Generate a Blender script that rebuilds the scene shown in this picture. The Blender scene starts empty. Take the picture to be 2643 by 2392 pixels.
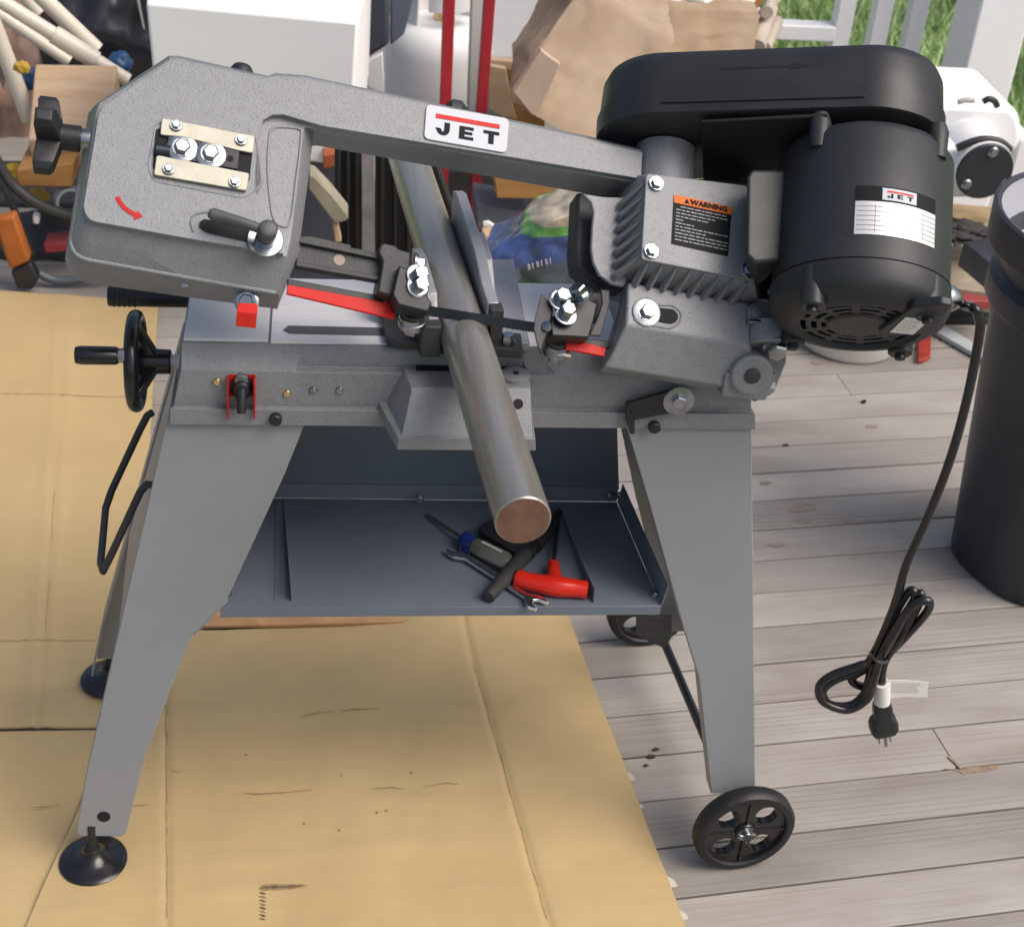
import bpy, bmesh, math, random
from mathutils import Vector, Matrix, noise
from math import sin, cos, pi, radians, sqrt, atan2
random.seed(7)
V = Vector
scene = bpy.context.scene
COL = scene.collection

# ------------------------------------------------------------------ camera
CX, CY, F = 1321.5, 1196.0, 3940.57          # photograph is 2643 x 2392
PITCH, ROLL, YAW, CAM_H = 0.588676, -0.0879161, -0.147663, 1.6244749
_fw = V((0, cos(PITCH), -sin(PITCH))); _rt = V((1, 0, 0)); _dn = _fw.cross(_rt)
_r2 = cos(ROLL) * _rt + sin(ROLL) * _dn
_d2 = -sin(ROLL) * _rt + cos(ROLL) * _dn
_rz = Matrix.Rotation(YAW, 3, 'Z')
CR, CD, CF = _rz @ _r2, _rz @ _d2, _rz @ _fw
CAM = V((0, 0, CAM_H))
cam_data = bpy.data.cameras.new('camera')
cam_data.sensor_fit = 'HORIZONTAL'; cam_data.sensor_width = 36.0
cam_data.lens = F * 36.0 / 2643.0
cam_data.dof.use_dof = True; cam_data.dof.focus_distance = 1.85; cam_data.dof.aperture_fstop = 10.0
cam_data.clip_start = 0.05; cam_data.clip_end = 500.0
cam = bpy.data.objects.new('camera', cam_data); COL.objects.link(cam)
up = -CD; bk = -CF
cam.matrix_world = Matrix(((CR.x, up.x, bk.x, CAM.x), (CR.y, up.y, bk.y, CAM.y), (CR.z, up.z, bk.z, CAM.z), (0, 0, 0, 1)))
scene.camera = cam

# ------------------------------------------------------------------ light
SUN_EL, SUN_AZ = radians(54), radians(118)      # azimuth from +Y towards +X
w = bpy.data.worlds.new('World'); scene.world = w; w.use_nodes = True
nt = w.node_tree
sky = nt.nodes.new('ShaderNodeTexSky'); sky.sky_type = 'NISHITA'; sky.sun_disc = False
sky.sun_elevation = SUN_EL; sky.sun_rotation = SUN_AZ
sky.dust_density = 6.0; sky.air_density = 1.0; sky.ozone_density = 0.6
bgn = nt.nodes['Background']; bgn.inputs['Strength'].default_value = 0.13
nt.links.new(sky.outputs[0], bgn.inputs[0])
sd = bpy.data.lights.new('sun', 'SUN'); sd.energy = 1.5; sd.angle = radians(42); sd.color = (1.0, 0.985, 0.965)
so = bpy.data.objects.new('sun', sd); COL.objects.link(so)
so.rotation_euler = V((-sin(SUN_AZ) * cos(SUN_EL), -cos(SUN_AZ) * cos(SUN_EL), -sin(SUN_EL))).to_track_quat('-Z', 'Y').to_euler()
so.location = (2, 3, 4)
vs = scene.view_settings
vs.view_transform = 'Standard'; vs.look = 'None'; vs.gamma = 1.0; vs.use_curve_mapping = False
vs.exposure = 0.23
scene.cycles.max_bounces = 8

# ------------------------------------------------------------------ measuring helpers
VW = dict(T=(0, 0, 1.31101), A=(0, 0, .44643), B=(800, 0, .44643), C=(1500, 0, .56696), D=(0, 700, .44643), E=(700, 550, .49603),
          G=(1500, 650, .56696), K=(0, 1500, .49603), I=(1500, 1500, .56696), Z5=(500, 1050, .62004), Z7=(400, 800, .44643),
          Z8=(1250, 800, .39683), V=(780, 380, .25794), X3=(1180, 400, .27397), R6=(2250, 230, .42213), R7=(1980, 700, .32887),
          L1=(0, 0, .4386), P4=(1250, 0, .37202), P5=(1950, 0, .34375), P8=(450, 0, .44643), W4=(1450, 1550, .38348), F6=(150, 1600, .43394),
          C2=(2050, 1500, .30132))

def ray(v, x, y):
    a = VW[v]; px = a[0] + x * a[2]; py = a[1] + y * a[2]
    return CR * ((px - CX) / F) + CD * ((py - CY) / F) + CF

def hit(v, x, y, p0, n):
    d = ray(v, x, y); n = V(n)
    return CAM + d * (n.dot(V(p0) - CAM) / n.dot(d))

def onY(v, x, y, yy): return hit(v, x, y, (0, yy, 0), (0, 1, 0))
def onZ(v, x, y, zz): return hit(v, x, y, (0, 0, zz), (0, 0, 1))
def onX(v, x, y, xx): return hit(v, x, y, (xx, 0, 0), (1, 0, 0))

# ------------------------------------------------------------------ mesh builder
class MB:
    def __init__(s): s.v = []; s.f = []
    def add(s, vs, fs):
        o = len(s.v); s.v += [V(p) for p in vs]; s.f += [tuple(i + o for i in f) for f in fs]; return s
    def loft(s, rings, caps=(True, True), closed=True):
        n = len(rings[0]); vs = [p for r in rings for p in r]; fs = []
        for k in range(len(rings) - 1):
            for i in range(n if closed else n - 1):
                j = (i + 1) % n; fs.append((k * n + i, k * n + j, (k + 1) * n + j, (k + 1) * n + i))
        if caps[0]: fs.append(tuple(range(n - 1, -1, -1)))
        if caps[1]: fs.append(tuple((len(rings) - 1) * n + i for i in range(n)))
        return s.add(vs, fs)
    def prism(s, pts, vec):
        vec = V(vec); pts = [V(p) for p in pts]
        return s.loft([pts, [p + vec for p in pts]])
    def tube(s, path, r, seg=10, caps=True):
        path = [V(p) for p in path]; n = len(path); rings = []; up = None
        for i, p in enumerate(path):
            t = (path[min(i + 1, n - 1)] - path[max(i - 1, 0)]).normalized()
            if up is None:
                up = V((0, 0, 1)) if abs(t.z) < .9 else V((1, 0, 0))
            a = (up - t * up.dot(t)).normalized(); b = t.cross(a); up = a
            rr = r[i] if isinstance(r, (list, tuple)) else r
            rings.append([p + (a * cos(q) + b * sin(q)) * rr for q in [2 * pi * k / seg for k in range(seg)]])
        return s.loft(rings, (caps, caps))
    def cyl(s, p0, p1, r0, r1=None, seg=24):
        return s.tube([p0, p1], [r0, r0 if r1 is None else r1], seg)
    def lathe(s, o, axis, prof, seg=28, caps=(True, True)):
        o = V(o); axis = V(axis).normalized()
        u = axis.orthogonal().normalized(); b = axis.cross(u)
        rings = [[o + axis * h + (u * cos(q) + b * sin(q)) * r for q in [2 * pi * k / seg for k in range(seg)]] for r, h in prof]
        return s.loft(rings, caps)
    def box(s, c, ax, ay, az):
        c, ax, ay, az = V(c), V(ax), V(ay), V(az)
        return s.loft([[c - ax - ay - az, c + ax - ay - az, c + ax + ay - az, c - ax + ay - az],
                       [c - ax - ay + az, c + ax - ay + az, c + ax + ay + az, c - ax + ay + az]])
    def abox(s, a, b):
        a, b = V(a), V(b); c = (a + b) / 2; h = (b - a) / 2
        return s.box(c, (h.x, 0, 0), (0, h.y, 0), (0, 0, h.z))

def smooth_path(pts, n=8):
    pts = [V(p) for p in pts]; out = []
    for i in range(len(pts) - 1):
        p0 = pts[max(i - 1, 0)]; p1 = pts[i]; p2 = pts[i + 1]; p3 = pts[min(i + 2, len(pts) - 1)]
        for k in range(n):
            t = k / n
            out.append(.5 * ((2 * p1) + (p2 - p0) * t + (2 * p0 - 5 * p1 + 4 * p2 - p3) * t * t + (3 * p1 - p0 - 3 * p2 + p3) * t ** 3))
    out.append(pts[-1]); return out

def rounded(pts, r, seg=4):
    """round the corners of a planar polygon given as vectors"""
    out = []; n = len(pts); pts = [V(p) for p in pts]
    for i in range(n):
        p = pts[i]; a = pts[i - 1] - p; b = pts[(i + 1) % n] - p
        rr = min(r, a.length * .45, b.length * .45)
        a = p + a.normalized() * rr; b = p + b.normalized() * rr
        for k in range(seg + 1):
            t = k / seg; out.append((1 - t) ** 2 * a + 2 * t * (1 - t) * p + t * t * b)
    return out

WM = {}
def obj(name, mb, mat, parent=None, bevel=0, smooth=35, seg=2, kind=None):
    """one mesh object; geometry given in world coordinates, origin at its middle"""
    me = bpy.data.meshes.new(name)
    lo = V([min(p[i] for p in mb.v) for i in range(3)]); hi = V([max(p[i] for p in mb.v) for i in range(3)])
    c = (lo + hi) / 2
    me.from_pydata([tuple(p - c) for p in mb.v], [], mb.f)
    bm = bmesh.new(); bm.from_mesh(me); bmesh.ops.recalc_face_normals(bm, faces=bm.faces); bm.to_mesh(me); bm.free()
    return link(name, me, mat, parent, Matrix.Translation(c), bevel, smooth, seg, kind)

def link(name, me, mat, parent, M, bevel=0, smooth=35, seg=2, kind=None):
    o = bpy.data.objects.new(name, me); COL.objects.link(o)
    if mat is not None and not me.materials: me.materials.append(mat)
    if smooth:
        me.shade_smooth(); me.set_sharp_from_angle(angle=radians(smooth))
    if parent is not None:
        o.parent = parent; o.matrix_basis = WM[parent].inverted() @ M
    else: o.matrix_basis = M
    WM[o] = M
    if bevel:
        b = o.modifiers.new('bevel', 'BEVEL'); b.width = bevel; b.segments = seg; b.limit_method = 'ANGLE'; b.angle_limit = radians(30)
        b.use_clamp_overlap = True; b.harden_normals = False
    if kind: o['kind'] = kind
    return o

def thing(name, label, cat, loc, group=None, rz=0):
    o = bpy.data.objects.new(name, None); COL.objects.link(o)
    M = Matrix.Translation(V(loc)) @ Matrix.Rotation(rz, 4, 'Z')
    o.matrix_basis = M; o.empty_display_size = .05; WM[o] = M
    o['label'] = label; o['category'] = cat
    if group: o['group'] = group
    return o

def tag(o, label, cat, group=None):
    o['label'] = label; o['category'] = cat
    if group: o['group'] = group
    return o

def copy_to(o, M, parent):
    c = o.copy(); COL.objects.link(c)
    c.parent = parent; c.matrix_basis = (WM[parent].inverted() @ M) if parent else M; WM[c] = M
    return c

def frame_from(axis, pos, spin=0.0):
    z = V(axis).normalized(); q = z.to_track_quat('Z', 'Y').to_matrix().to_4x4()
    return Matrix.Translation(V(pos)) @ q @ Matrix.Rotation(spin, 4, 'Z')

def text_mesh(name, body, size, mat, parent, M, extrude=.0003, bold=0.0, xs=1.0):
    cu = bpy.data.curves.new(name, 'FONT'); cu.body = body; cu.size = size; cu.extrude = extrude; cu.offset = bold
    cu.align_x = 'CENTER'; cu.align_y = 'CENTER'; cu.resolution_u = 3
    t = bpy.data.objects.new(name + '_tmp', cu); COL.objects.link(t)
    me = bpy.data.meshes.new_from_object(t.evaluated_get(bpy.context.evaluated_depsgraph_get()))
    bpy.data.objects.remove(t); me.name = name
    for v in me.vertices: v.co.x *= xs
    return link(name, me, mat, parent, M, smooth=0)

# ------------------------------------------------------------------ materials
MATS = {}
def mat(name, col, rough=.5, metal=0.0, var=0.0, vscale=12.0, bump=0.0, bscale=200.0, stretch=None, speck=None, col2=None, coat=0.0, spec=.5, rnd=0.0, detail=4.0, rvar=0.0):
    if name in MATS: return MATS[name]
    m = bpy.data.materials.new(name); m.use_nodes = True; N = m.node_tree.nodes; K = m.node_tree.links
    b = N['Principled BSDF']; b.inputs['Roughness'].default_value = rough; b.inputs['Metallic'].default_value = metal
    b.inputs['Specular IOR Level'].default_value = spec; b.inputs['Coat Weight'].default_value = coat; b.inputs['Coat Roughness'].default_value = .15
    b.inputs['Base Color'].default_value = (*col, 1)
    tc = N.new('ShaderNodeTexCoord'); mp = N.new('ShaderNodeMapping'); K.new(tc.outputs['Object'], mp.inputs['Vector'])
    if stretch: mp.inputs['Scale'].default_value = stretch
    oi = N.new('ShaderNodeObjectInfo')
    off = N.new('ShaderNodeVectorMath'); off.operation = 'ADD'
    mul = N.new('ShaderNodeMath'); mul.operation = 'MULTIPLY'; mul.inputs[1].default_value = 37.0
    K.new(oi.outputs['Random'], mul.inputs[0]); K.new(mp.outputs[0], off.inputs[0]); K.new(mul.outputs[0], off.inputs[1])
    vec = off.outputs[0]; cur = None
    if var or col2:
        t = N.new('ShaderNodeTexNoise'); t.inputs['Scale'].default_value = vscale; t.inputs['Detail'].default_value = detail; t.inputs['Roughness'].default_value = .6
        K.new(vec, t.inputs['Vector'])
        r = N.new('ShaderNodeValToRGB'); K.new(t.outputs['Fac'], r.inputs[0])
        c2 = col2 if col2 else tuple(c * (1 - var) for c in col); c1 = col if col2 else tuple(min(1, c * (1 + var)) for c in col)
        r.color_ramp.elements[0].position = .3; r.color_ramp.elements[1].position = .7
        r.color_ramp.elements[0].color = (*c2, 1); r.color_ramp.elements[1].color = (*c1, 1)
        cur = r.outputs[0]
        if rvar:
            mr = N.new('ShaderNodeMapRange'); mr.inputs['To Min'].default_value = max(0, rough - rvar); mr.inputs['To Max'].default_value = min(1, rough + rvar)
            K.new(t.outputs['Fac'], mr.inputs['Value']); K.new(mr.outputs[0], b.inputs['Roughness'])
    if speck:
        sc, lo, hi, scol = speck
        t = N.new('ShaderNodeTexNoise'); t.inputs['Scale'].default_value = sc; t.inputs['Detail'].default_value = 1.5
        K.new(vec, t.inputs['Vector'])
        mr = N.new('ShaderNodeMapRange'); mr.inputs['From Min'].default_value = lo; mr.inputs['From Max'].default_value = hi
        K.new(t.outputs['Fac'], mr.inputs['Value'])
        mx = N.new('ShaderNodeMix'); mx.data_type = 'RGBA'
        K.new(mr.outputs[0], mx.inputs['Factor'])
        if cur: K.new(cur, mx.inputs['A'])
        else: mx.inputs['A'].default_value = (*col, 1)
        mx.inputs['B'].default_value = (*scol, 1); cur = mx.outputs['Result']
    if rnd:
        hs = N.new('ShaderNodeHueSaturation'); mr = N.new('ShaderNodeMapRange'); mr.inputs['To Min'].default_value = 1 - rnd; mr.inputs['To Max'].default_value = 1 + rnd
        K.new(oi.outputs['Random'], mr.inputs['Value']); K.new(mr.outputs[0], hs.inputs['Value'])
        if cur: K.new(cur, hs.inputs['Color'])
        else: hs.inputs['Color'].default_value = (*col, 1)
        cur = hs.outputs[0]
    if cur: K.new(cur, b.inputs['Base Color'])
    if bump:
        t = N.new('ShaderNodeTexNoise'); t.inputs['Scale'].default_value = bscale; t.inputs['Detail'].default_value = 3
        K.new(vec, t.inputs['Vector'])
        bp = N.new('ShaderNodeBump'); bp.inputs['Strength'].default_value = bump; bp.inputs['Distance'].default_value = .002
        K.new(t.outputs['Fac'], bp.inputs['Height']); K.new(bp.outputs[0], b.inputs['Normal'])
    MATS[name] = m; return m

M_ham = mat('hammered_grey_paint', (.222, .228, .241), .40, var=.07, vscale=90, bump=.3, bscale=520, speck=(520, .60, .74, (.12, .12, .125)))
M_leg = mat('grey_powder_coat', (.252, .263, .274), .42, var=.045, vscale=5, rvar=.10, bump=.08, bscale=900)
M_tray = mat('shaded_grey_paint', (.142, .168, .208), .36, var=.08, vscale=7, bump=.08, bscale=700, rvar=.10, speck=(260, .72, .80, (.22, .23, .24)))  # grey like the legs; the shade under the bed is put into this colour
M_blk = mat('black_plastic', (.017, .018, .020), .44, spec=.45, var=.2, vscale=16, bump=.08, bscale=500, rvar=.10)
M_motor = mat('satin_black_paint', (.023, .025, .027), .48, spec=.45, var=.14, vscale=14, bump=.08, bscale=600, rvar=.09, speck=(420, .70, .80, (.09, .09, .09)))
M_glossblk = mat('gloss_black_paint', (.010, .010, .011), .24, coat=.2)
M_cast = mat('black_cast_iron', (.035, .036, .038), .55, var=.25, vscale=40, bump=.25, bscale=300)
M_iron = mat('ground_grey_iron', (.33, .33, .36), .42, metal=.3, var=.12, vscale=30)
M_rub = mat('black_rubber', (.011, .011, .012), .5, var=.3, vscale=60, bump=.2, bscale=160)
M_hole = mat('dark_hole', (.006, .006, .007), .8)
M_zinc = mat('zinc_plated_steel', (.33, .355, .37), .24, metal=1.0, var=.25, vscale=90)
M_zplate = mat('yellow_zinc_plate', (.36, .345, .285), .42, metal=.6, var=.12, vscale=40)
M_brass = mat('brass', (.75, .55, .30), .3, metal=1.0)
M_bright = mat('machined_steel', (.74, .73, .74), .40, metal=.1, var=.06, vscale=6, stretch=(2, 40, 2), bump=.04, bscale=300)
M_bladesteel = mat('blued_steel', (.04, .055, .065), .35, metal=.7)
M_red = mat('red_paint', (.56, .012, .008), .45, var=.05, spec=.25)
M_redvinyl = mat('red_vinyl', (.46, .012, .014), .5, spec=.25)
M_redplastic = mat('red_orange_plastic', (.64, .022, .01), .25, coat=.3, spec=.3)
M_white = mat('white_paint', (.80, .80, .79), .45)
M_lblwhite = mat('label_white', (.56, .58, .62), .5, spec=.3)
M_silver = mat('label_silver', (.72, .71, .69), .33, metal=.45)
M_lblblk = mat('label_black', (.012, .012, .014), .6, spec=.15)
M_orange = mat('label_orange', (.70, .15, .015), .5, spec=.25)
M_grey = mat('print_grey', (.18, .18, .18), .6)

# steel bar: mill finish with long rust-brown streaks
def bar_mat():
    m = mat('mill_finish_steel', (.43, .41, .375), .27, metal=.65, vscale=5, stretch=(12, .45, 12), col2=(.335, .31, .27), detail=2.0, bump=.05, bscale=60, rvar=.10)
    return m
M_bar = bar_mat()
M_barend = mat('rusty_sawn_steel', (.24, .13, .085), .6, metal=.4, var=.35, vscale=40, col2=(.15, .08, .055), bump=.2, bscale=200)
M_bag = mat('kraft_paper', (.43, .33, .235), .8, vscale=5, col2=(.30, .20, .12), bump=.35, bscale=45)
M_pvc = mat('cream_pvc', (.62, .57, .48), .4, var=.08, vscale=14)
M_foam = mat('white_foam', (.88, .89, .88), .75, bump=.05, bscale=300)
M_tank = mat('tank_white_enamel', (.84, .83, .82), .4, var=.04, vscale=8)
M_wood = mat('pale_timber', (.55, .40, .27), .7, var=.14, vscale=7, stretch=(1, 6, 6), col2=(.46, .30, .17), bump=.15, bscale=60)
M_wood2 = mat('golden_timber', (.42, .22, .07), .65, var=.14, vscale=8, stretch=(1, 6, 6), col2=(.33, .155, .045))
M_bin = mat('dark_blue_plastic', (.055, .06, .085), .45, var=.05)
M_dirt = mat('dark_brown_wood', (.13, .085, .06), .85, var=.5, vscale=10, bump=.6, bscale=30)
M_hose = mat('grey_black_hose', (.035, .038, .04), .45)
M_yel = mat('yellow_rope', (.45, .28, .03), .7, bump=.5, bscale=150)
M_can = mat('charcoal_plastic', (.028, .031, .042), .42, var=.12, vscale=10, bump=.08, bscale=300)
M_redpost = mat('dark_red_paint', (.36, .018, .03), .38, var=.08)
M_brick = mat('red_clay', (.36, .095, .035), .8, var=.2, vscale=20)

# ------------------------------------------------------------------ setting: lawn and deck
lawn_mat = mat('lawn_soil', (.10, .19, .045), .9, var=.35, vscale=3)
lw = MB(); lw.add([(-120, -120, -.55), (120, -120, -.55), (120, 160, -.55), (-120, 160, -.55)], [(0, 1, 2, 3)])
obj('ground', lw, lawn_mat, kind='structure', smooth=0)
gm = mat('grass_blades', (.30, .41, .17), .6, var=.35, vscale=2.5, rnd=.1)
g = MB(); rg = random.Random(3); vs_, fs_ = [], []
for i in range(15000):
    x = rg.uniform(.6, 5.2); y = rg.uniform(4.2, 9.5)
    for k in range(3):
        a = rg.uniform(0, 2 * pi); h = rg.uniform(.05, .13); wd = rg.uniform(.004, .008)
        bx, by = x + rg.gauss(0, .03), y + rg.gauss(0, .03); o = len(vs_)
        tx, ty = rg.gauss(0, .05), rg.gauss(0, .05)
        vs_ += [V((bx - wd * cos(a), by - wd * sin(a), -.55)), V((bx + wd * cos(a), by + wd * sin(a), -.55)), V((bx + tx, by + ty, -.55 + h))]
        fs_.append((o, o + 1, o + 2))
g.v, g.f = vs_, fs_
obj('grass', g, gm, kind='stuff', smooth=0)

DECK_A = radians(14.6434 - 8.4605)
DX = V((cos(DECK_A), sin(DECK_A), 0)); DN = V((-sin(DECK_A), cos(DECK_A), 0))
PW, D0 = .089, 2.6302
deck_under = MB()
deck_under.box(DX * .6 + DN * .85 + V((0, 0, -.045)), DX * 3.2, DN * 2.75, V((0, 0, .02)))
deck_under.box(DX * -.5 + DN * 4.35 + V((0, 0, -.045)), DX * 1.69, DN * .749, V((0, 0, .02)))
deck = obj('deck', deck_under, mat('deck_underside', (.03, .025, .02), .9), kind='structure', smooth=0)

def plank_mat():
    m = bpy.data.materials.new('weathered_deck_wood'); m.use_nodes = True; N = m.node_tree.nodes; K = m.node_tree.links
    b = N['Principled BSDF']; b.inputs['Roughness'].default_value = .72; b.inputs['Specular IOR Level'].default_value = .35
    tc = N.new('ShaderNodeTexCoord'); oi = N.new('ShaderNodeObjectInfo')
    mul = N.new('ShaderNodeMath'); mul.operation = 'MULTIPLY'; mul.inputs[1].default_value = 91.0; K.new(oi.outputs['Random'], mul.inputs[0])
    ad = N.new('ShaderNodeVectorMath'); ad.operation = 'ADD'; K.new(tc.outputs['Object'], ad.inputs[0]); K.new(mul.outputs[0], ad.inputs[1])
    def mapped(s):
        mp = N.new('ShaderNodeMapping'); mp.inputs['Scale'].default_value = s; K.new(ad.outputs[0], mp.inputs[0]); return mp.outputs[0]
    # warped growth-ring lines that run along the board
    wn = N.new('ShaderNodeTexNoise'); wn.inputs['Scale'].default_value = 1.0; wn.inputs['Detail'].default_value = 3; K.new(mapped((1.6, 14, 14)), wn.inputs[0])
    wv = N.new('ShaderNodeTexWave'); wv.wave_type = 'BANDS'; wv.bands_direction = 'Y'; wv.inputs['Scale'].default_value = 1.0
    wv.inputs['Distortion'].default_value = 9.0; wv.inputs['Detail'].default_value = 3.0; wv.inputs['Detail Scale'].default_value = .8
    K.new(mapped((1.3, 30, 30)), wv.inputs[0])
    gr = N.new('ShaderNodeTexNoise'); gr.inputs['Scale'].default_value = 1.0; gr.inputs['Detail'].default_value = 6; K.new(mapped((5, 210, 210)), gr.inputs[0])
    st = N.new('ShaderNodeTexNoise'); st.inputs['Scale'].default_value = 1.0; st.inputs['Detail'].default_value = 4; K.new(mapped((3.2, 9, 9)), st.inputs[0])
    r1 = N.new('ShaderNodeValToRGB'); K.new(st.outputs[0], r1.inputs[0])
    r1.color_ramp.elements[0].position = .30; r1.color_ramp.elements[0].color = (.268, .238, .210, 1)
    r1.color_ramp.elements[1].position = .62; r1.color_ramp.elements[1].color = (.380, .352, .320, 1)
    r2 = N.new('ShaderNodeValToRGB'); K.new(wv.outputs['Fac'], r2.inputs[0])
    r2.color_ramp.elements[0].position = .0; r2.color_ramp.elements[0].color = (.66, .63, .60, 1)
    r2.color_ramp.elements[1].position = .22; r2.color_ramp.elements[1].color = (1, 1, 1, 1)
    msk = N.new('ShaderNodeMapRange'); msk.inputs['From Min'].default_value = .48; msk.inputs['From Max'].default_value = .62; msk.inputs['To Max'].default_value = .6
    K.new(wn.outputs[0], msk.inputs[0])
    m1 = N.new('ShaderNodeMix'); m1.data_type = 'RGBA'; m1.blend_type = 'MULTIPLY'; K.new(msk.outputs[0], m1.inputs['Factor'])
    K.new(r1.outputs[0], m1.inputs['A']); K.new(r2.outputs[0], m1.inputs['B'])
    r3 = N.new('ShaderNodeValToRGB'); K.new(gr.outputs[0], r3.inputs[0])
    r3.color_ramp.elements[0].position = .32; r3.color_ramp.elements[0].color = (.88, .865, .85, 1)
    r3.color_ramp.elements[1].position = .55; r3.color_ramp.elements[1].color = (1, 1, 1, 1)
    m2 = N.new('ShaderNodeMix'); m2.data_type = 'RGBA'; m2.blend_type = 'MULTIPLY'; m2.inputs['Factor'].default_value = .7
    K.new(m1.outputs['Result'], m2.inputs['A']); K.new(r3.outputs[0], m2.inputs['B'])
    hs = N.new('ShaderNodeHueSaturation'); mr = N.new('ShaderNodeMapRange'); mr.inputs['To Min'].default_value = .84; mr.inputs['To Max'].default_value = 1.10
    K.new(oi.outputs['Random'], mr.inputs[0]); K.new(mr.outputs[0], hs.inputs['Value']); K.new(m2.outputs['Result'], hs.inputs['Color'])
    K.new(hs.outputs[0], b.inputs['Base Color'])
    bp = N.new('ShaderNodeBump'); bp.inputs['Strength'].default_value = .35; bp.inputs['Distance'].default_value = .0015
    mb_ = N.new('ShaderNodeMath'); mb_.operation = 'MULTIPLY'; K.new(r2.outputs[0], mb_.inputs[0]); K.new(gr.outputs[0], mb_.inputs[1])
    K.new(mb_.outputs[0], bp.inputs['Height']); K.new(bp.outputs[0], b.inputs['Normal'])
    return m
M_plank = plank_mat()
def plank_mesh(L):
    me = bpy.data.meshes.new('plank'); h = PW / 2 - .0017
    bm = bmesh.new()
    prof = [(-h, -.02), (-h, -.0016), (-h + .0016, 0), (h - .0016, 0), (h, -.0016), (h, -.02)]
    a = [bm.verts.new((-L / 2, y, z)) for y, z in prof]; b_ = [bm.verts.new((L / 2, y, z)) for y, z in prof]
    for i in range(6): bm.faces.new((a[i], a[(i + 1) % 6], b_[(i + 1) % 6], b_[i]))
    bm.faces.new(a); bm.faces.new(b_[::-1]); bmesh.ops.recalc_face_normals(bm, faces=bm.faces); bm.to_mesh(me); bm.free()
    me.materials.append(M_plank); return me
PLANKS = {}
rp = random.Random(11)
def plank_piece(d, x0, x1):
    L = round(x1 - x0 - .0015, 3)
    if L not in PLANKS: PLANKS[L] = plank_mesh(L)
    M = Matrix.Translation(DX * ((x0 + x1) / 2) + DN * d + V((0, 0, -rp.uniform(0, .0012)))) @ Matrix.Rotation(DECK_A, 4, 'Z')
    return link('plank', PLANKS[L], None, deck, M, smooth=0)
def deckx(v, x, y): return onZ(v, x, y, 0).dot(DX)
joint1 = deckx('Z8', 0, 0)
J_lo = deckx('C2', 1420, 1640); J_up = deckx('R7', 560, 825)
for k in range(-27, 44):
    d = D0 - (k + .5) * PW
    cuts = []
    dd = d
    if abs(d - (onZ('C2', 1400, 1560, 0).dot(DN))) < PW / 2: cuts = [J_lo]
    elif abs(d - (onZ('R7', 570, 860, 0).dot(DN))) < PW / 2: cuts = [J_up]
    elif k % 5 == 2: cuts = [rp.uniform(-1.6, -.6)]
    xs = [-2.2] + cuts + [3.6 if d < 3.58 else 1.2]
    for i in range(len(xs) - 1): plank_piece(d, xs[i], xs[i + 1])

# ------------------------------------------------------------------ cardboard sheets
def card_mat():
    m = bpy.data.materials.new('brown_cardboard'); m.use_nodes = True; N = m.node_tree.nodes; K = m.node_tree.links
    b = N['Principled BSDF']; b.inputs['Roughness'].default_value = .62; b.inputs['Specular IOR Level'].default_value = .3
    tc = N.new('ShaderNodeTexCoord')
    t = N.new('ShaderNodeTexNoise'); t.inputs['Scale'].default_value = 4; t.inputs['Detail'].default_value = 5; K.new(tc.outputs['Object'], t.inputs[0])
    r = N.new('ShaderNodeValToRGB'); K.new(t.outputs[0], r.inputs[0])
    r.color_ramp.elements[0].position = .3; r.color_ramp.elements[0].color = (.465, .335, .16, 1)
    r.color_ramp.elements[1].position = .7; r.color_ramp.elements[1].color = (.525, .385, .192, 1)
    mp = N.new('ShaderNodeMapping'); mp.inputs['Scale'].default_value = (3, 160, 3); K.new(tc.outputs['Object'], mp.inputs[0])
    f = N.new('ShaderNodeTexNoise'); f.inputs['Scale'].default_value = 1; f.inputs['Detail'].default_value = 3; K.new(mp.outputs[0], f.inputs[0])
    mr = N.new('ShaderNodeMapRange'); mr.inputs['To Min'].default_value = .93; mr.inputs['To Max'].default_value = 1.05; K.new(f.outputs[0], mr.inputs[0])
    hs = N.new('ShaderNodeHueSaturation'); K.new(r.outputs[0], hs.inputs['Color']); K.new(mr.outputs[0], hs.inputs['Value'])
    K.new(hs.outputs[0], b.inputs['Base Color'])
    bp = N.new('ShaderNodeBump'); bp.inputs['Strength'].default_value = .12; bp.inputs['Distance'].default_value = .002; K.new(t.outputs[0], bp.inputs['Height']); K.new(bp.outputs[0], b.inputs['Normal'])
    return m
M_card = card_mat()
M_stain = mat('dark_stain', (.16, .10, .045), .8, var=.4, vscale=60)
M_crease = mat('creased_cardboard', (.36, .235, .115), .7, var=.2, vscale=40)

def sheet(corners, nu, nv, hfun, thick=.004):
    """bilinear sheet through four ground corners with a height function"""
    a, b, c, d = [V(p) for p in corners]; mb = MB(); top = []
    for j in range(nv + 1):
        for i in range(nu + 1):
            s, t = i / nu, j / nv
            p = a * (1 - s) * (1 - t) + b * s * (1 - t) + c * s * t + d * (1 - s) * t
            top.append(p + V((0, 0, hfun(s, t, p))))
    n = len(top); vs = top + [p - V((0, 0, thick)) for p in top]; fs = []
    W_ = nu + 1
    for j in range(nv):
        for i in range(nu):
            q = j * W_ + i; fs.append((q, q + 1, q + 1 + W_, q + W_)); fs.append((n + q, n + q + W_, n + q + 1 + W_, n + q + 1))
    for i in range(nu):
        fs.append((i, n + i, n + i + 1, i + 1)); q = nv * W_ + i; fs.append((q, q + 1, n + q + 1, n + q))
    for j in range(nv):
        q = j * W_; fs.append((q, q + W_, n + q + W_, n + q)); q += nu; fs.append((q, n + q, n + q + W_, q + W_))
    mb.add(vs, fs); return mb

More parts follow.
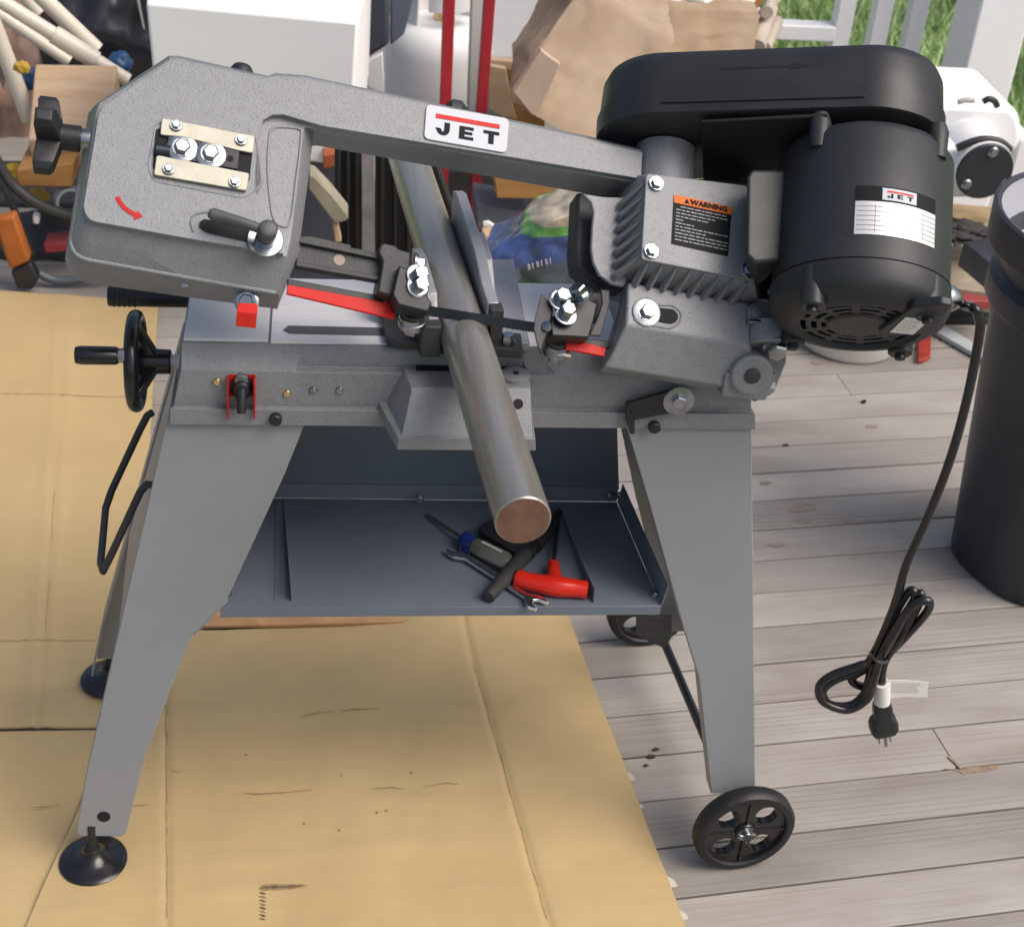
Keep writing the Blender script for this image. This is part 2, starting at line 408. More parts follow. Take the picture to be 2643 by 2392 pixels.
# big sheet under the front of the saw
cA = onZ('T', -60, 1900, .008); cB = onZ('T', 1362, 1860, .008); cC = onZ('T', 1110, 1203, .008); cD = onZ('T', 300, 1278, .008)
cA = onZ('T', 20, 1900, .008)
fold1 = (onZ('T', 328, 1400, 0), onZ('T', 330, 1825, 0)); fold2 = (onZ('T', 905, 1230, 0), onZ('T', 1075, 1825, 0))
def dist_line(p, l):
    a, b = l; d = (b - a).normalized(); q = p - a; return (q.x * d.y - q.y * d.x)
def h_main(s, t, p):
    d1 = dist_line(p, fold1); d2 = dist_line(p, fold2)
    h = .0075 + .006 * noise.noise(p * 3.0) + .0032 * noise.noise(p * 9.0) + .0008 * noise.noise(p * 30)
    h += .002 * math.exp(-(d2 / .05) ** 2) + .0015 * math.exp(-(d1 / .03) ** 2) + .0035 * max(0, noise.noise(V((p.x * 5, p.y * 26, 3.0)))) ** 1.5 - .0028 * math.exp(-(d2 / .006) ** 2) - .0024 * math.exp(-(d1 / .005) ** 2)
    if t > .8: h += .030 * ((t - .8) / .2) ** 2 * (.35 + .65 * (.5 + .5 * cos(s * 7.5 + .6)))
    if d2 < 0: h += 0
    return max(h, .004)
card = thing('cardboard_sheet', 'large creased brown cardboard sheet on the deck under the saw', 'cardboard', (cA + cB + cC + cD) / 4)
obj('sheet', sheet((cA, cB, cC, cD), 220, 130, h_main), M_card, card, smooth=60)

# flat stain, creases and flecks printed on the sheet
def patch(name, pts, z, m, parent, th=.0006):
    mb = MB(); mb.prism(pts, (0, 0, th)); return obj(name, mb, m, parent, smooth=0)
# second sheet farther left
dA = onZ('T', -80, 1436, .008); dB = onZ('T', 262, 1432, .008); dC = onZ('T', 312, 598, .008); dD = onZ('T', -80, 570, .008)
fold3 = (onZ('T', -80, 776, 0), onZ('T', 310, 786, 0)); fold4 = (onZ('T', -80, 1266, 0), onZ('T', 190, 1262, 0)); fold5 = (onZ('T', 108, 960, 0), onZ('T', 88, 1260, 0))
def h_left(s, t, p):
    h = .005 + .004 * noise.noise(p * 2.6) + .002 * noise.noise(p * 8.0)
    for f, wv in ((fold3, .03), (fold4, .02), (fold5, .02)):
        d = dist_line(p, f); h += .0028 * math.exp(-(d / wv) ** 2) - .003 * math.exp(-(d / .005) ** 2)
    return h
c2 = thing('cardboard_sheet', 'brown cardboard sheet with cross folds on the deck behind the handwheel', 'cardboard', (dA + dB + dC + dD) / 4)
obj('sheet', sheet((dA, dB, dC, dD), 40, 70, h_left), M_card, c2, smooth=60)
M_fold = mat('fold_shade', (.33, .225, .11), .8, var=.4, vscale=80)
def fold_line(parent, a, b, hf, w_=.0012, seed=0):
    mb = MB(); n = 60; d = (b - a).normalized(); s = V((-d.y, d.x, 0)); L_, R_ = [], []
    for i in range(n + 1):
        p = a.lerp(b, i / n) + s * (.0022 * noise.noise(V((i * .23, seed, 0)))); ww = w_ * max(.1, .75 + .9 * noise.noise(V((i * .5, seed + 4, 0))))
        for lst, sg in ((L_, 1), (R_, -1)): q = p + s * ww * sg; q.z = .008 + hf(0, 0, V((q.x, q.y, .008))) + .0006; lst.append(q)
    mb.add(L_ + R_, [(i, i + 1, n + 2 + i, n + 1 + i) for i in range(n)])
    return obj('fold_line', mb, M_fold, parent, smooth=0)
fold_line(card, fold1[0], fold1[1], h_main, .0011, 1)
fold_line(card, fold2[0], fold2[1], h_main, .0009, 2)
fold_line(c2, onZ('T', -40, 776, .012), onZ('T', 306, 786, .012), h_left, .0014, 3)
fold_line(c2, onZ('T', -40, 1266, .012), onZ('T', 186, 1263, .012), h_left, .0012, 4)
fold_line(c2, onZ('T', 107, 965, .012), onZ('T', 90, 1255, .012), h_left, .0006, 5)
# strip of a third sheet at lower left
eA = onZ('T', -120, 1900, .004); eB = onZ('T', 120, 1900, .004); eC = onZ('T', 300, 1440, .004); eD = onZ('T', -120, 1446, .004)
c3 = thing('cardboard_sheet', 'lower left brown cardboard piece lying under the round levelling foot', 'cardboard', (eA + eB + eC + eD) / 4)
obj('sheet', sheet((eA, eB, eC, eD), 20, 30, lambda s, t, p: .0048 + .0006 * noise.noise(p * 5)), M_card, c3, smooth=60)
mb = MB(); mb.prism([onZ('T', 388, 1257, .02), onZ('T', 420, 1226, .02), onZ('T', 600, 1218, .02), onZ('T', 590, 1236, .02), onZ('T', 500, 1252, .02)], (0, 0, .004))
tag(obj('black_plastic_scrap', mb, mat('black_film', (.03, .03, .032), .3, bump=.5, bscale=40), smooth=0), 'scrap of black plastic film between the cardboard flap and the big sheet', 'plastic film')
# raw-edged flap that sticks out behind the tray
fl = MB(); q = [onZ('T', 392, 1238, .035), onZ('T', 430, 1195, .035), onZ('T', 905, 1190, .03), onZ('T', 900, 1226, .03), onZ('T', 590, 1234, .03)]
fl.prism(q, (0, 0, .006))
tag(obj('cardboard_flap', fl, mat('raw_cardboard', (.50, .28, .13), .8, var=.2, vscale=20), bevel=.001), 'torn orange brown cardboard flap on the deck behind the chip tray', 'cardboard')

# ================================================================== the bandsaw
SAW = thing('metal_cutting_bandsaw', 'grey horizontal metal cutting bandsaw on a splayed sheet metal stand with two wheels', 'bandsaw', (.16, 1.6, 0))
YF0, YF1, ZF0, ZF1 = 1.430, 1.488, .045, .668            # front leg faces lean back a little
LP0 = V((0, YF0, ZF0)); LD = (V((0, YF1, ZF1)) - LP0).normalized(); LN = V((0, -LD.z, LD.y))
def leg_pt(v, x, y, d=0): return hit(v, x, y, LP0 + LN * d, LN)

def bolt(parent, pos, axis, r=.008, h=.006, washer=0.0, m=None, name='bolt', seg=6, wh=.0016, socket=False):
    axis = V(axis).normalized(); pos = V(pos); mb = MB(); o = 0
    if washer: mb.lathe(pos - axis * .001, axis, [(washer, 0), (washer, wh), (washer * .93, wh + .0005)], 24); o = wh
    if seg == 6:
        mb.lathe(pos + axis * (o - .001), axis, [(r * 1.22, 0), (r * 1.22, .0022)], 20)
    mb.lathe(pos + axis * (o - .0005), axis, [(r, 0), (r, h * .85), (r * .82, h)], seg)
    if socket: mb.lathe(pos + axis * (o + h - .0004), axis, [(r * .45, 0), (r * .45, .0006)], 6)
    return obj(name, mb, m or M_zinc, parent, smooth=30)

def plate_leg(pts_front, flange_edges, th=.003, depth=.055):
    """sheet metal leg: face polygon plus return flanges along chosen edges"""
    mb = MB(); mb.prism(pts_front, -LN * th)
    return mb

# ---- left front leg
lf = [leg_pt('T', *p) for p in ((331, 818), (606, 820), (560, 935), (445, 1185), (378, 1252), (370, 1268), (285, 1490), (248, 1640), (240, 1646), (158, 1646), (150, 1636), (170, 1520))]
def leg(pts, outer, inner, name='leg', lipd=.018, outd=.05):
    mb = MB(); n = len(pts); back = -LN
    mb.prism(pts, back * .0028)
    for (i, j), dep in [(e, outd) for e in outer] + [(e, lipd) for e in inner]:
        a, b = pts[i], pts[j]; q = (b - a).normalized(); s = q.cross(LN); c = sum(pts, V()) / n
        if (c - a).dot(s) < 0: s = -s
        off = back * .0026
        mb.loft([[a + off, b + off, b + off + s * .0028, a + off + s * .0028], [p + back * dep for p in (a, b, b + s * .0028, a + s * .0028)]])
    return mb
hole_c = leg_pt('F6', 272, 1167)
o = obj('leg', leg(lf, [(11, 0), (10, 11)], [(1, 2), (2, 3), (3, 4), (5, 6), (6, 7)]), M_leg, SAW, bevel=.0028, seg=3)
hb = MB(); hb.cyl(hole_c + LN * .0006, hole_c - LN * .02, .0085, seg=28); obj('leg_hole', hb, M_hole, o)
# ---- right front leg
rf = [leg_pt('T', *p) for p in ((1233, 838), (1480, 838), (1484, 1240), (1487, 1560), (1400, 1562), (1376, 1335), (1352, 1256), (1345, 1235), (1278, 990))]
rl = obj('leg', leg(rf, [(1, 2), (2, 3)], [(4, 5), (5, 6), (7, 8), (8, 0)], lipd=.03), M_leg, SAW, bevel=.0028, seg=3)
# ---- rear legs mirror the front ones
def mirror_leg(pts, dx):
    out = []
    for p in pts:
        t = (ZF1 - p.z) / (ZF1 - ZF0)
        out.append(V((p.x + dx * t, 1.712 + .075 * t, p.z)))
    return out
def rear_leg(pts, outer, inner):
    mb = MB(); mb.prism(pts, (0, -.0028, 0)); n = len(pts); c = sum(pts, V()) / n
    for (i, j), dep in [(e, .05) for e in outer] + [(e, .018) for e in inner]:
        a, b = pts[i], pts[j]; q = (b - a).normalized(); s = q.cross(V((0, 1, 0)))
        if (c - a).dot(s) < 0: s = -s
        off = V((0, -.0026, 0))
        mb.loft([[a + off, b + off, b + off + s * .0028, a + off + s * .0028], [p + V((0, -dep, 0)) for p in (a, b, b + s * .0028, a + s * .0028)]])
    return mb
obj('leg', rear_leg(mirror_leg(lf, -.02), [(11, 0), (10, 11)], [(1, 2), (2, 3)]), M_leg, SAW, bevel=.001)
obj('leg', rear_leg(mirror_leg(rf, -.03), [(1, 2), (2, 3)], [(8, 0)]), M_leg, SAW, bevel=.001)
# ---- end panel between the left legs, with the lifting handle
def lerp_leg(a, b, t): return a + (b - a) * t
la, lb = lf[0], lf[11]; ra, rb = mirror_leg(lf, -.02)[0], mirror_leg(lf, -.02)[11]
ep = MB()
q = [la + V((.004, .052, 0)), ra + V((.004, -.052, 0)), lerp_leg(ra, rb, .62) + V((.004, -.052, 0)), lerp_leg(la, lb, .62) + V((.004, .052, 0))]
q2 = [la + V((.001, .02, 0)), ra + V((.001, -.02, 0)), lerp_leg(ra, rb, .62) + V((.001, -.02, 0)), lerp_leg(la, lb, .62) + V((.001, .02, 0))]
ep.prism(q2, (.0025, 0, 0)); obj('end_panel', ep, M_leg, SAW, bevel=.0008)
ra_, rb_ = rf[1], rf[3]; rra, rrb = mirror_leg(rf, -.03)[1], mirror_leg(rf, -.03)[3]
ep = MB(); ep.prism([ra_ + V((-.001, .02, 0)), rra + V((-.001, -.02, 0)), lerp_leg(rra, rrb, .55) + V((-.001, -.02, 0)), lerp_leg(ra_, rb_, .55) + V((-.001, .02, 0))], (-.0025, 0, 0))
obj('end_panel', ep, M_leg, SAW, bevel=.0008)
yh0, yh1 = 1.66, 1.52
hp = [onY('T', 300, 812, yh0), onY('T', 290, 818, yh0), onY('T', 276, 845, yh0), onY('T', 220, 965, yh0), onY('T', 208, 1000, yh0 - .02)]
hp += [onY('T', 198, 1108, yh1 + .02), onY('T', 203, 1124, yh1), onY('T', 216, 1098, yh1), onY('T', 276, 968, yh1), onY('T', 290, 953, yh1), onY('T', 302, 955, yh1)]
hm = MB(); hm.tube(hp, .0048, 12); obj('lifting_handle', hm, M_cast, SAW, smooth=60)

# ---- levelling feet
foot_pos = [(onZ('F6', 212, 1443, .0125) - V((0, 0, .0065)) + V((0, 0, .004)), None), (onZ('T', 218, 1341, .013) - V((0, 0, .002)), None)]
fproto = None
for i, (fp, _) in enumerate(foot_pos):
    mb = MB(); mb.lathe(fp + V((0, 0, .0065)), (0, 0, 1), [(.040, 0), (.0442, .001), (.0442, .0028), (.0425, .0042), (.036, .0062), (.027, .0085), (.020, .0115), (.0145, .0165), (.0105, .0205), (.0095, .025), (.0075, .026)], 48)
    f = obj('levelling_foot', mb, M_glossblk, SAW, smooth=50)
    mb = MB(); mb.cyl(fp + V((0, 0, .030)), fp + V((0.002, .004, .070)), .0055, seg=14); obj('stud', mb, M_blk, f)
    mb = MB(); mb.lathe(fp + V((0, 0, .029)), (0, 0, 1), [(.0085, 0), (.0085, .006)], 6); obj('nut', mb, M_blk, f)

# ---- wheels and axle
RW = .0715
hub = onZ('T', 1469, 1641, RW); rear_ax = onZ('T', 1284, 1208, RW)
axd = (rear_ax - hub); axd.z = 0; axn = axd.normalized()
def wheel(c, ax, front=True):
    """c outer face centre, ax points inwards"""
    u = V((0, 0, 1)); b = ax.cross(u).normalized()
    mb = MB(); prof = [(RW - .0145, .0), (RW - .012, -.0022), (RW - .004, -.001), (RW, .004), (RW, .018), (RW - .004, .0235), (RW - .012, .0245), (RW - .0145, .022)]
    rings = [[c + ax * h + (u * cos(q) + b * sin(q)) * r for q in [2 * pi * k / 56 for k in range(56)]] for r, h in prof]
    rings.append(rings[0]); mb.loft(rings, (False, False))
    t = obj('wheel', mb, M_rub, SAW, smooth=40)
    # disc with four holes and raised ribs
    mb = MB(); ro = RW - .0146; ri = .018; hr = .0162; hd = .0375; NS = 96
    def disc_pts(h): return None
    bm = MB(); h0, h1 = .0050, .0175
    for k in range(4):
        a0 = pi / 4 + k * pi / 2
        # each quarter is a sector with a round hole
        outer = []; S = 24
        for i in range(S):
            qa = -pi + 2 * pi * i / S
            hx, hy = hd * cos(a0) + hr * cos(a0 + qa), hd * sin(a0) + hr * sin(a0 + qa)
            # boundary point of the sector in the same direction from the hole centre
            dx, dy = cos(a0 + qa), sin(a0 + qa); tt = 1e9
            cx_, cy_ = hd * cos(a0), hd * sin(a0)
            B_ = cx_ * dx + cy_ * dy; tt = -B_ + sqrt(B_ * B_ - (hd * hd - ro * ro))
            for ang in (a0 - pi / 4, a0 + pi / 4):
                nx, ny = -sin(ang), cos(ang); den = dx * nx + dy * ny; num = -(cx_ * nx + cy_ * ny)
                if abs(den) > 1e-6 and num / den > 0: tt = min(tt, num / den)
            outer.append(((hx, hy), (cx_ + dx * tt, cy_ + dy * tt)))
        P_ = lambda xy, h: c + ax * h + (b * xy[0] + u * xy[1])
        r1 = [P_(o_[1], h0) for o_ in outer]; r2 = [P_(o_[0], h0) for o_ in outer]; r3 = [P_(o_[0], h1) for o_ in outer]; r4 = [P_(o_[1], h1) for o_ in outer]
        bm.loft([r1, r2, r3, r4], (False, False))
    for k in range(4):
        a0 = k * pi / 2; d = b * cos(a0) + u * sin(a0); s = ax.cross(d)
        bm.box(c + ax * .006 + d * (ro + .012) / 2, d * ((ro - .012) / 2), s * .0013, ax * .004)
    bm.lathe(c + ax * .001, ax, [(.014, 0), (.0155, .002), (.0155, .02)], 24)
    bm.lathe(c + ax * .0035, ax, [(ro + .0005, 0), (ro - .003, 0), (ro - .004, .009)], 56, (False, False))
    obj('wheel_disc', bm, M_glossblk, t, smooth=40)
    mb = MB(); mb.lathe(c - ax * .0005, ax, [(.0125, 0), (.0125, .0012)], 24); mb.lathe(c - ax * .007, ax, [(.0062, .0), (.007, .001), (.007, .008)], 20)
    obj('axle_washer', mb, M_zinc, t)
    mb = MB(); mb.lathe(c - ax * .0078, ax, [(.0058, .0), (.0062, .001), (.0062, .006)], 20); obj('axle_end', mb, M_cast, t)
    mb = MB()
    for sx in (-1, 1): mb.tube([c - ax * .0045 + b * sx * .004 + u * .001, c - ax * .0045 + b * sx * .0105 + u * .002, c - ax * .004 + b * sx * .014 - u * .0015], .0018, 8)
    mb.tube([c - ax * .0045 - u * .006, c - ax * .0045 - u * .012, c - ax * .003 - u * .015 + b * .002], .0016, 8)
    obj('cotter_pin', mb, M_zinc, t)
wheel(hub, axn); wheel(rear_ax + axn * .025, -axn)
mb = MB(); mb.cyl(hub + axn * .02, rear_ax - axn * .0, .0068, seg=18); obj('axle', mb, M_glossblk, SAW)
# axle bracket on the rear leg and its gusset
mb = MB(); c = onZ('W4', 640, 215, .085)
q = [onY('W4', 500, 110, 1.74), onY('W4', 740, 105, 1.74), onY('W4', 740, 250, 1.74), onY('W4', 690, 320, 1.74), onY('W4', 640, 300, 1.74), onY('W4', 505, 232, 1.74)]
mb.prism(q, (0, .004, 0)); obj('axle_bracket', mb, M_cast, SAW, bevel=.0008)

# ---- chip tray
TZ = .413
tf0, tf1 = leg_pt('Z5', 110, 831, -.006), leg_pt('Z5', 1945, 833, -.006); TZ = (tf0.z + tf1.z) / 2
tb0, tb1 = onZ('Z5', 300, 378, TZ), onZ('Z5', 1762, 395, TZ)
tf0.z = tf1.z = TZ
mb = MB(); mb.prism([tf0, tf1, tb1, tb0], (0, 0, -.002))
mb.prism([tf0 + V((0, -.001, .0005)), tf1 + V((0, -.001, .0005)), tf1 + V((0, -.001, -.014)), tf0 + V((0, -.001, -.014))], (0, .0018, 0))
tray = obj('chip_tray', mb, M_tray, SAW, bevel=.0005)
mb = MB(); lipq = [tb0 + V((-.01, 0, 0)), tb1, tb1 + V((0, .004, .021)), tb0 + V((-.01, .004, .021))]
mb.prism(lipq, (0, .0018, 0))
mb.prism([tf1, tb1, tb1 + V((.004, 0, .03)), tf1 + V((.004, 0, .03))], (.0018, 0, 0)); obj('tray_rim', mb, M_tray, tray, bevel=.0004)
mb = MB(); za = .655
q = [tb0 + V((-.012, .006, .016)), tb1 + V((.002, .006, .016)), V((onY('Z5', 1715, 90, tb1.y).x, tb1.y + .006, za)), V((onY('Z5', 440, 60, tb0.y).x, tb0.y + .006, za))]
mb.prism(q, (0, .0018, 0)); obj('back_panel', mb, M_tray, SAW)
# raised angle ribs on the tray floor
for (x0, y0, x1, y1, fx) in ((372, 392, 405, 812, -1), (1515, 412, 1662, 815, 1)):
    a, b_ = onZ('Z5', x0, y0, TZ), onZ('Z5', x1, y1, TZ); mb = MB()
    mb.prism([a, b_, b_ + V((0, 0, .022)), a + V((0, 0, .002))], (.0014, 0, 0))
    mb.prism([a, b_, b_ + V((fx * .02, 0, 0)), a + V((fx * .01, 0, 0))], (0, 0, .0012)); obj('tray_rib', mb, M_tray, tray, bevel=.0002)
for v, x, y, dz in (('Z5', 940, 385, .010), ('Z5', 1735, 372, .012), ('Z5', 1775, 369, .012)):
    p = onZ(v, x, y, TZ + dz); bolt(tray, p, (0, -1, .15), .0042, .004, .006)
for v, x, y in (('Z5', 140, 775), ('Z5', 1920, 778)): bolt(tray, onZ(v, x, y, TZ + .002), (.3, -.3, 1), .0042, .004, .0055)

# ---- bed casting
ZB = .766
def bed_ring(left):
    if left: r = [('Z7', 85, 642, 1.482), ('Z7', 85, 547, 1.482), ('Z7', 105, 527, 1.489), ('Z7', 150, 337, 1.489)]
    else: r = [('Z8', 1760, 800, 1.482), ('Z8', 1757, 705, 1.482), ('Z8', 1727, 686, 1.489), ('Z8', 1732, 560, 1.489)]
    return [onY(*p) for p in r]
RL, RR = bed_ring(True), bed_ring(False)
zs = [(a.z + b.z) / 2 for a, b in zip(RL, RR)]; zs[3] = .741
def ring_at(x, t, recess):
    def P_(y, z): return V((x, y, z))
    r = [V((x, a.y, z)) for a, z in zip(RL, zs)]
    if recess: r += [P_(1.500, .742), P_(1.5005, .760), P_(1.5015, .762), P_(1.506, ZB)]
    else: r += [P_(1.4895, .742), P_(1.492, .745), P_(1.507, .7645), P_(1.509, ZB)]
    r += [P_(1.668, ZB), P_(1.680, .75), P_(1.680, .69), P_(1.70, .682), P_(1.70, .664)]
    return r
xl = RL[0].x; xr = RR[0].x; xs_ = onY('Z7', 832, 340, 1.489).x
mb = MB()
e0 = ring_at(xl, 0, False); e0 = [V((RL[min(i, 3)].x if i < 4 else RL[3].x, p.y, p.z)) for i, p in enumerate(e0)]
mb.loft([e0, ring_at(xs_ - .004, 0, False), ring_at(xs_ + .002, 0, True), ring_at(.245, 0, True), ring_at(.262, 0, False), [V((RR[min(i, 3)].x if i < 4 else RR[3].x, p.y, p.z)) for i, p in enumerate(ring_at(xr, 0, False))]])
bed = obj('bed', mb, M_ham, SAW, bevel=.0016, seg=2)
# wedge boss at the right of the cut
mb = MB()
a = [onZ('E', 1290, 702, .767), onZ('E', 1440, 712, .767)]
mb.loft([[onY('E', 1345, 930, 1.4885), onY('E', 1555, 925, 1.4885), onY('E', 1592, 850, 1.4885 + .006), onZ('E', 1440, 712, .768), onZ('E', 1290, 700, .768)],
         [p + V((0, .05, -.02)) for p in [onY('E', 1345, 930, 1.4885), onY('E', 1555, 925, 1.4885), onY('E', 1592, 850, 1.4945), onZ('E', 1440, 712, .768), onZ('E', 1290, 700, .768)]]])
obj('bed_boss', mb, M_ham, bed, bevel=.002)
# chip chute in the middle of the bed
def chute_level(pl, pr, y, yb=1.53, z=None):
    a, b = onY(*pl, y), onY(*pr, y); zz = (a.z + b.z) / 2 if z is None else z
    return [V((a.x, y, zz)), V((b.x, y, zz)), V((b.x, yb, zz)), V((a.x, yb, zz))]
L0 = chute_level(('E', 655, 1225), ('E', 1376, 1243), 1.414); L1_ = chute_level(('E', 660, 1166), ('E', 1374, 1175), 1.414)
L2_ = chute_level(('E', 680, 1158), ('E', 1358, 1165), 1.420); L3_ = chute_level(('E', 728, 930), ('E', 1350, 942), 1.448)
L4_ = chute_level(('E', 730, 915), ('E', 1346, 928), 1.453, z=L3_[0].z + .004)
for L_, k in ((L0, .030), (L1_, .030), (L2_, .024), (L3_, .016), (L4_, .015)): L_[3].x -= k; L_[2].x += .004
mb = MB(); mb.loft([L0, L1_, L2_, L3_, L4_]); chute = obj('chip_chute', mb, M_ham, bed, bevel=.0022)
zsf = L4_[0].z + .0006
mb = MB(); mb.prism([V((onZ('E', 740, 800, zsf).x, 1.489 - .016, zsf)), V((.235, 1.489 - .016, zsf)), V((.235, 1.4895, zsf)), V((onZ('E', 740, 800, zsf).x, 1.4895, zsf))], (0, 0, .0006))
mb = MB(); s0 = onZ('E', 755, 820, zsf); s1 = onZ('E', 1330, 830, zsf); mb.prism([s0, s1, s1 + V((0, .012, 0)), s0 + V((0, .012, 0))], (0, 0, .0006)); obj('blade_slot', mb, M_hole, bed)
mb = MB(); p = onZ('E', 1272, 852, zsf); mb.lathe(p, (0, 0, 1), [(.017, -.001), (.017, .004), (.015, .005)], 24); obj('boss_pad', mb, M_ham, chute)
mb = MB(); mb.lathe(p + V((0, 0, .004)), (0, 0, 1), [(.0035, 0), (.0035, .0018)], 14); obj('oil_hole', mb, M_hole, chute)
pf = V(L2_[0]); nf = (L3_[0] - L2_[0]).cross(V((1, 0, 0))).normalized(); nf = nf if nf.y < 0 else -nf
p = hit('E', 1285, 993, pf, nf); mb = MB(); mb.lathe(p, nf, [(.0058, -.002), (.0058, .0006)], 20); obj('chute_hole', mb, M_hole, chute)
# machined top plates and the vise slot
mb = MB(); x0 = onZ('Z7', 668, 200, ZB).x
mb.prism([V((x0, 1.5085, ZB + .0002)), V((.34, 1.5085, ZB + .0002)), V((.34, 1.664, ZB + .0002)), V((x0, 1.664, ZB + .0002))], (0, 0, .0022)); obj('table_plate', mb, M_bright, bed, bevel=.0005)
mb = MB(); x1 = onZ('Z7', 652, 200, ZB).x; xa = RL[3].x
mb.prism([V((xa + .002, 1.5115, ZB)), V((x1, 1.5115, ZB)), V((x1, 1.664, ZB)), V((xa + .002, 1.664, ZB))], (0, 0, .0035)); obj('table_pad', mb, mat('light_grey_paint', (.62, .63, .635), .5, var=.03, spec=.3), bed, bevel=.0006)
mb = MB(); sl = [onZ('Z7', *p, ZB + .0025) for p in ((740, 118), (770, 92), (1400, 106), (1400, 152), (775, 138))]
mb.prism(sl, (0, 0, .0005)); obj('vise_slot', mb, mat('slot_shadow_iron', (.10, .10, .105), .6), bed, smooth=0)
# right-hand lug plate that carries the arm pivot
mb = MB(); mb.prism([V((.345, 1.5, .742)), V((.49, 1.5, .742)), V((.49, 1.5, .80)), V((.42, 1.5, .80))], (0, .02, 0)); mb.prism([V((.345, 1.64, .742)), V((.49, 1.64, .742)), V((.49, 1.64, .80)), V((.42, 1.64, .80))], (0, .02, 0))
obj('pivot_lug', mb, M_ham, bed, bevel=.003)
# screws, switch and socket bolts on the front face
for x, m_ in ((358, M_brass), (763, M_brass), (915, M_zinc), (1067, M_zinc)):
    y = {358: 415, 763: 483, 915: 462, 1067: 464}[x]
    p = onY('Z7', x, y, 1.489); mb = MB(); mb.lathe(p, (0, -1, 0), [(.0048, -.001), (.0048, .0006), (.0036, .0022), (.001, .0026)], 18)
    s = obj('pan_screw', mb, m_, bed, smooth=40)
for v, x, y in (('Z7', 698, 622), ('Z8', 1103, 750)):
    bolt(bed, onY(v, x, y, 1.482), (0, -1, 0), .0072, .009, .0, M_blk, 'socket_bolt', 20, socket=True)
mb = MB(); Z7Y = lambda x, y, yy=1.4888: onY('Z7', x, y, yy)
mb.prism([Z7Y(432, 372), Z7Y(480, 372), Z7Y(484, 388), Z7Y(522, 388), Z7Y(526, 372), Z7Y(578, 372), Z7Y(578, 498), Z7Y(430, 498)], (0, -.001, 0))
for x in (420, 572): mb.prism([Z7Y(x, 375), Z7Y(x + 10, 375), Z7Y(x + 10, 590), Z7Y(x + 2, 590)], (0, -.016, 0))
sw = obj('switch_plate', mb, M_redvinyl, bed, bevel=.0003)
mb = MB(); p = Z7Y(503, 440); mb.lathe(p, (0, -1, .05), [(.0145, -.001), (.0145, .003), (.011, .004), (.010, .010), (.0075, .012)], 20)
mb.tube([p + V((0, -.008, 0)), p + V((.0, -.018, -.012)), p + V((.0, -.022, -.022))], [.0068, .0055, .005], 14); obj('toggle_switch', mb, M_blk, sw, smooth=50)
mb = MB(); mb.lathe(p + V((0, -.0005, .009)), (0, -1, .05), [(.009, -.001), (.009, .005), (.007, .006)], 6); obj('switch_nut', mb, M_zinc, sw)
# ---- stop lever on the front right of the bed
mb = MB(); Z8Y = lambda x, y, yy: onY('Z8', x, y, yy)
mb.prism([Z8Y(915, 590, 1.478), Z8Y(960, 582, 1.478), Z8Y(1260, 500, 1.478), Z8Y(1300, 505, 1.478), Z8Y(1330, 545, 1.478), Z8Y(1330, 600, 1.478), Z8Y(1300, 645, 1.478), Z8Y(1180, 662, 1.478), Z8Y(970, 700, 1.478)], (0, -.006, 0))
mb.prism([Z8Y(915, 592, 1.477), Z8Y(972, 700, 1.477), Z8Y(975, 790, 1.477), Z8Y(945, 792, 1.477), Z8Y(915, 700, 1.477)], (0, -.006, 0))
sl_ = obj('stop_lever', mb, M_blk, SAW, bevel=.0012); bolt(sl_, Z8Y(1266, 592, 1.472), (0, -1, 0), .009, .006, .0185)
# ---- feed handwheel on the left end
ax0 = onY('T', 340, 709, 1.58); wc = onY('T', 268, 711, 1.58); ax0.z = wc.z; wc.y = 1.58
mb = MB(); U_, B_ = V((0, 0, 1)), V((0, 1, 0)); XA = V((1, 0, 0)); RH = .053
ring = []
for k in range(56):
    q_ = 2 * pi * k / 56; d = U_ * cos(q_) + B_ * sin(q_); ring.append([wc + d * RH + (d * cos(t) + XA * sin(t) * 1.15) * .0072 for t in [2 * pi * j / 14 for j in range(14)]])
ring.append(ring[0]); mb.loft(ring, (False, False))
hw = obj('handwheel', mb, M_glossblk, SAW, smooth=60)
mb = MB(); mb.lathe(wc, XA, [(.013, -.004), (.0155, .001), (.0155, .006), (.0145, .040)], 28)
for k in range(3):
    d = U_ * cos(2 * pi * k / 3 + .99) - B_ * sin(2 * pi * k / 3 + .99) if False else U_ * cos(2 * pi * k / 3) + B_ * sin(2 * pi * k / 3)
    mb.loft([[wc + XA * .018 + d * .012 + XA.cross(d) * s * .009 + XA * t * .006 for s, t in ((-1, -1), (1, -1), (1, 1), (-1, 1))], [wc + XA * .001 + d * RH + XA.cross(d) * s * .008 + XA * t * .0035 for s, t in ((-1, -1), (1, -1), (1, 1), (-1, 1))]])
obj('wheel_spokes', mb, M_glossblk, hw, bevel=.0012)
mb = MB(); mb.cyl(wc + XA * .038, wc + XA * .085, .0085, seg=16); obj('lead_screw', mb, M_bright, hw)
cd_ = V((0, -.80, .60)); pc = wc + cd_ * (RH - .001)
hx0 = onX('T', 238, 711, wc.x - .02)
mb = MB(); mb.lathe(pc, -XA, [(.0085, .006), (.0085, .0135)], 6); obj('handle_nut', mb, M_zinc, hw)
mb = MB(); mb.lathe(pc, -XA, [(.0085, .013), (.0105, .016), (.0108, .055), (.0095, .061), (.004, .062)], 20); obj('crank_handle', mb, M_glossblk, hw, smooth=40)
# ---- end boss plate
mb = MB(); mb.lathe(V((ax0.x + .016, 1.58, ax0.z)), XA, [(.024, -.004), (.024, .016)], 28); obj('screw_boss', mb, M_ham, bed, bevel=.001)
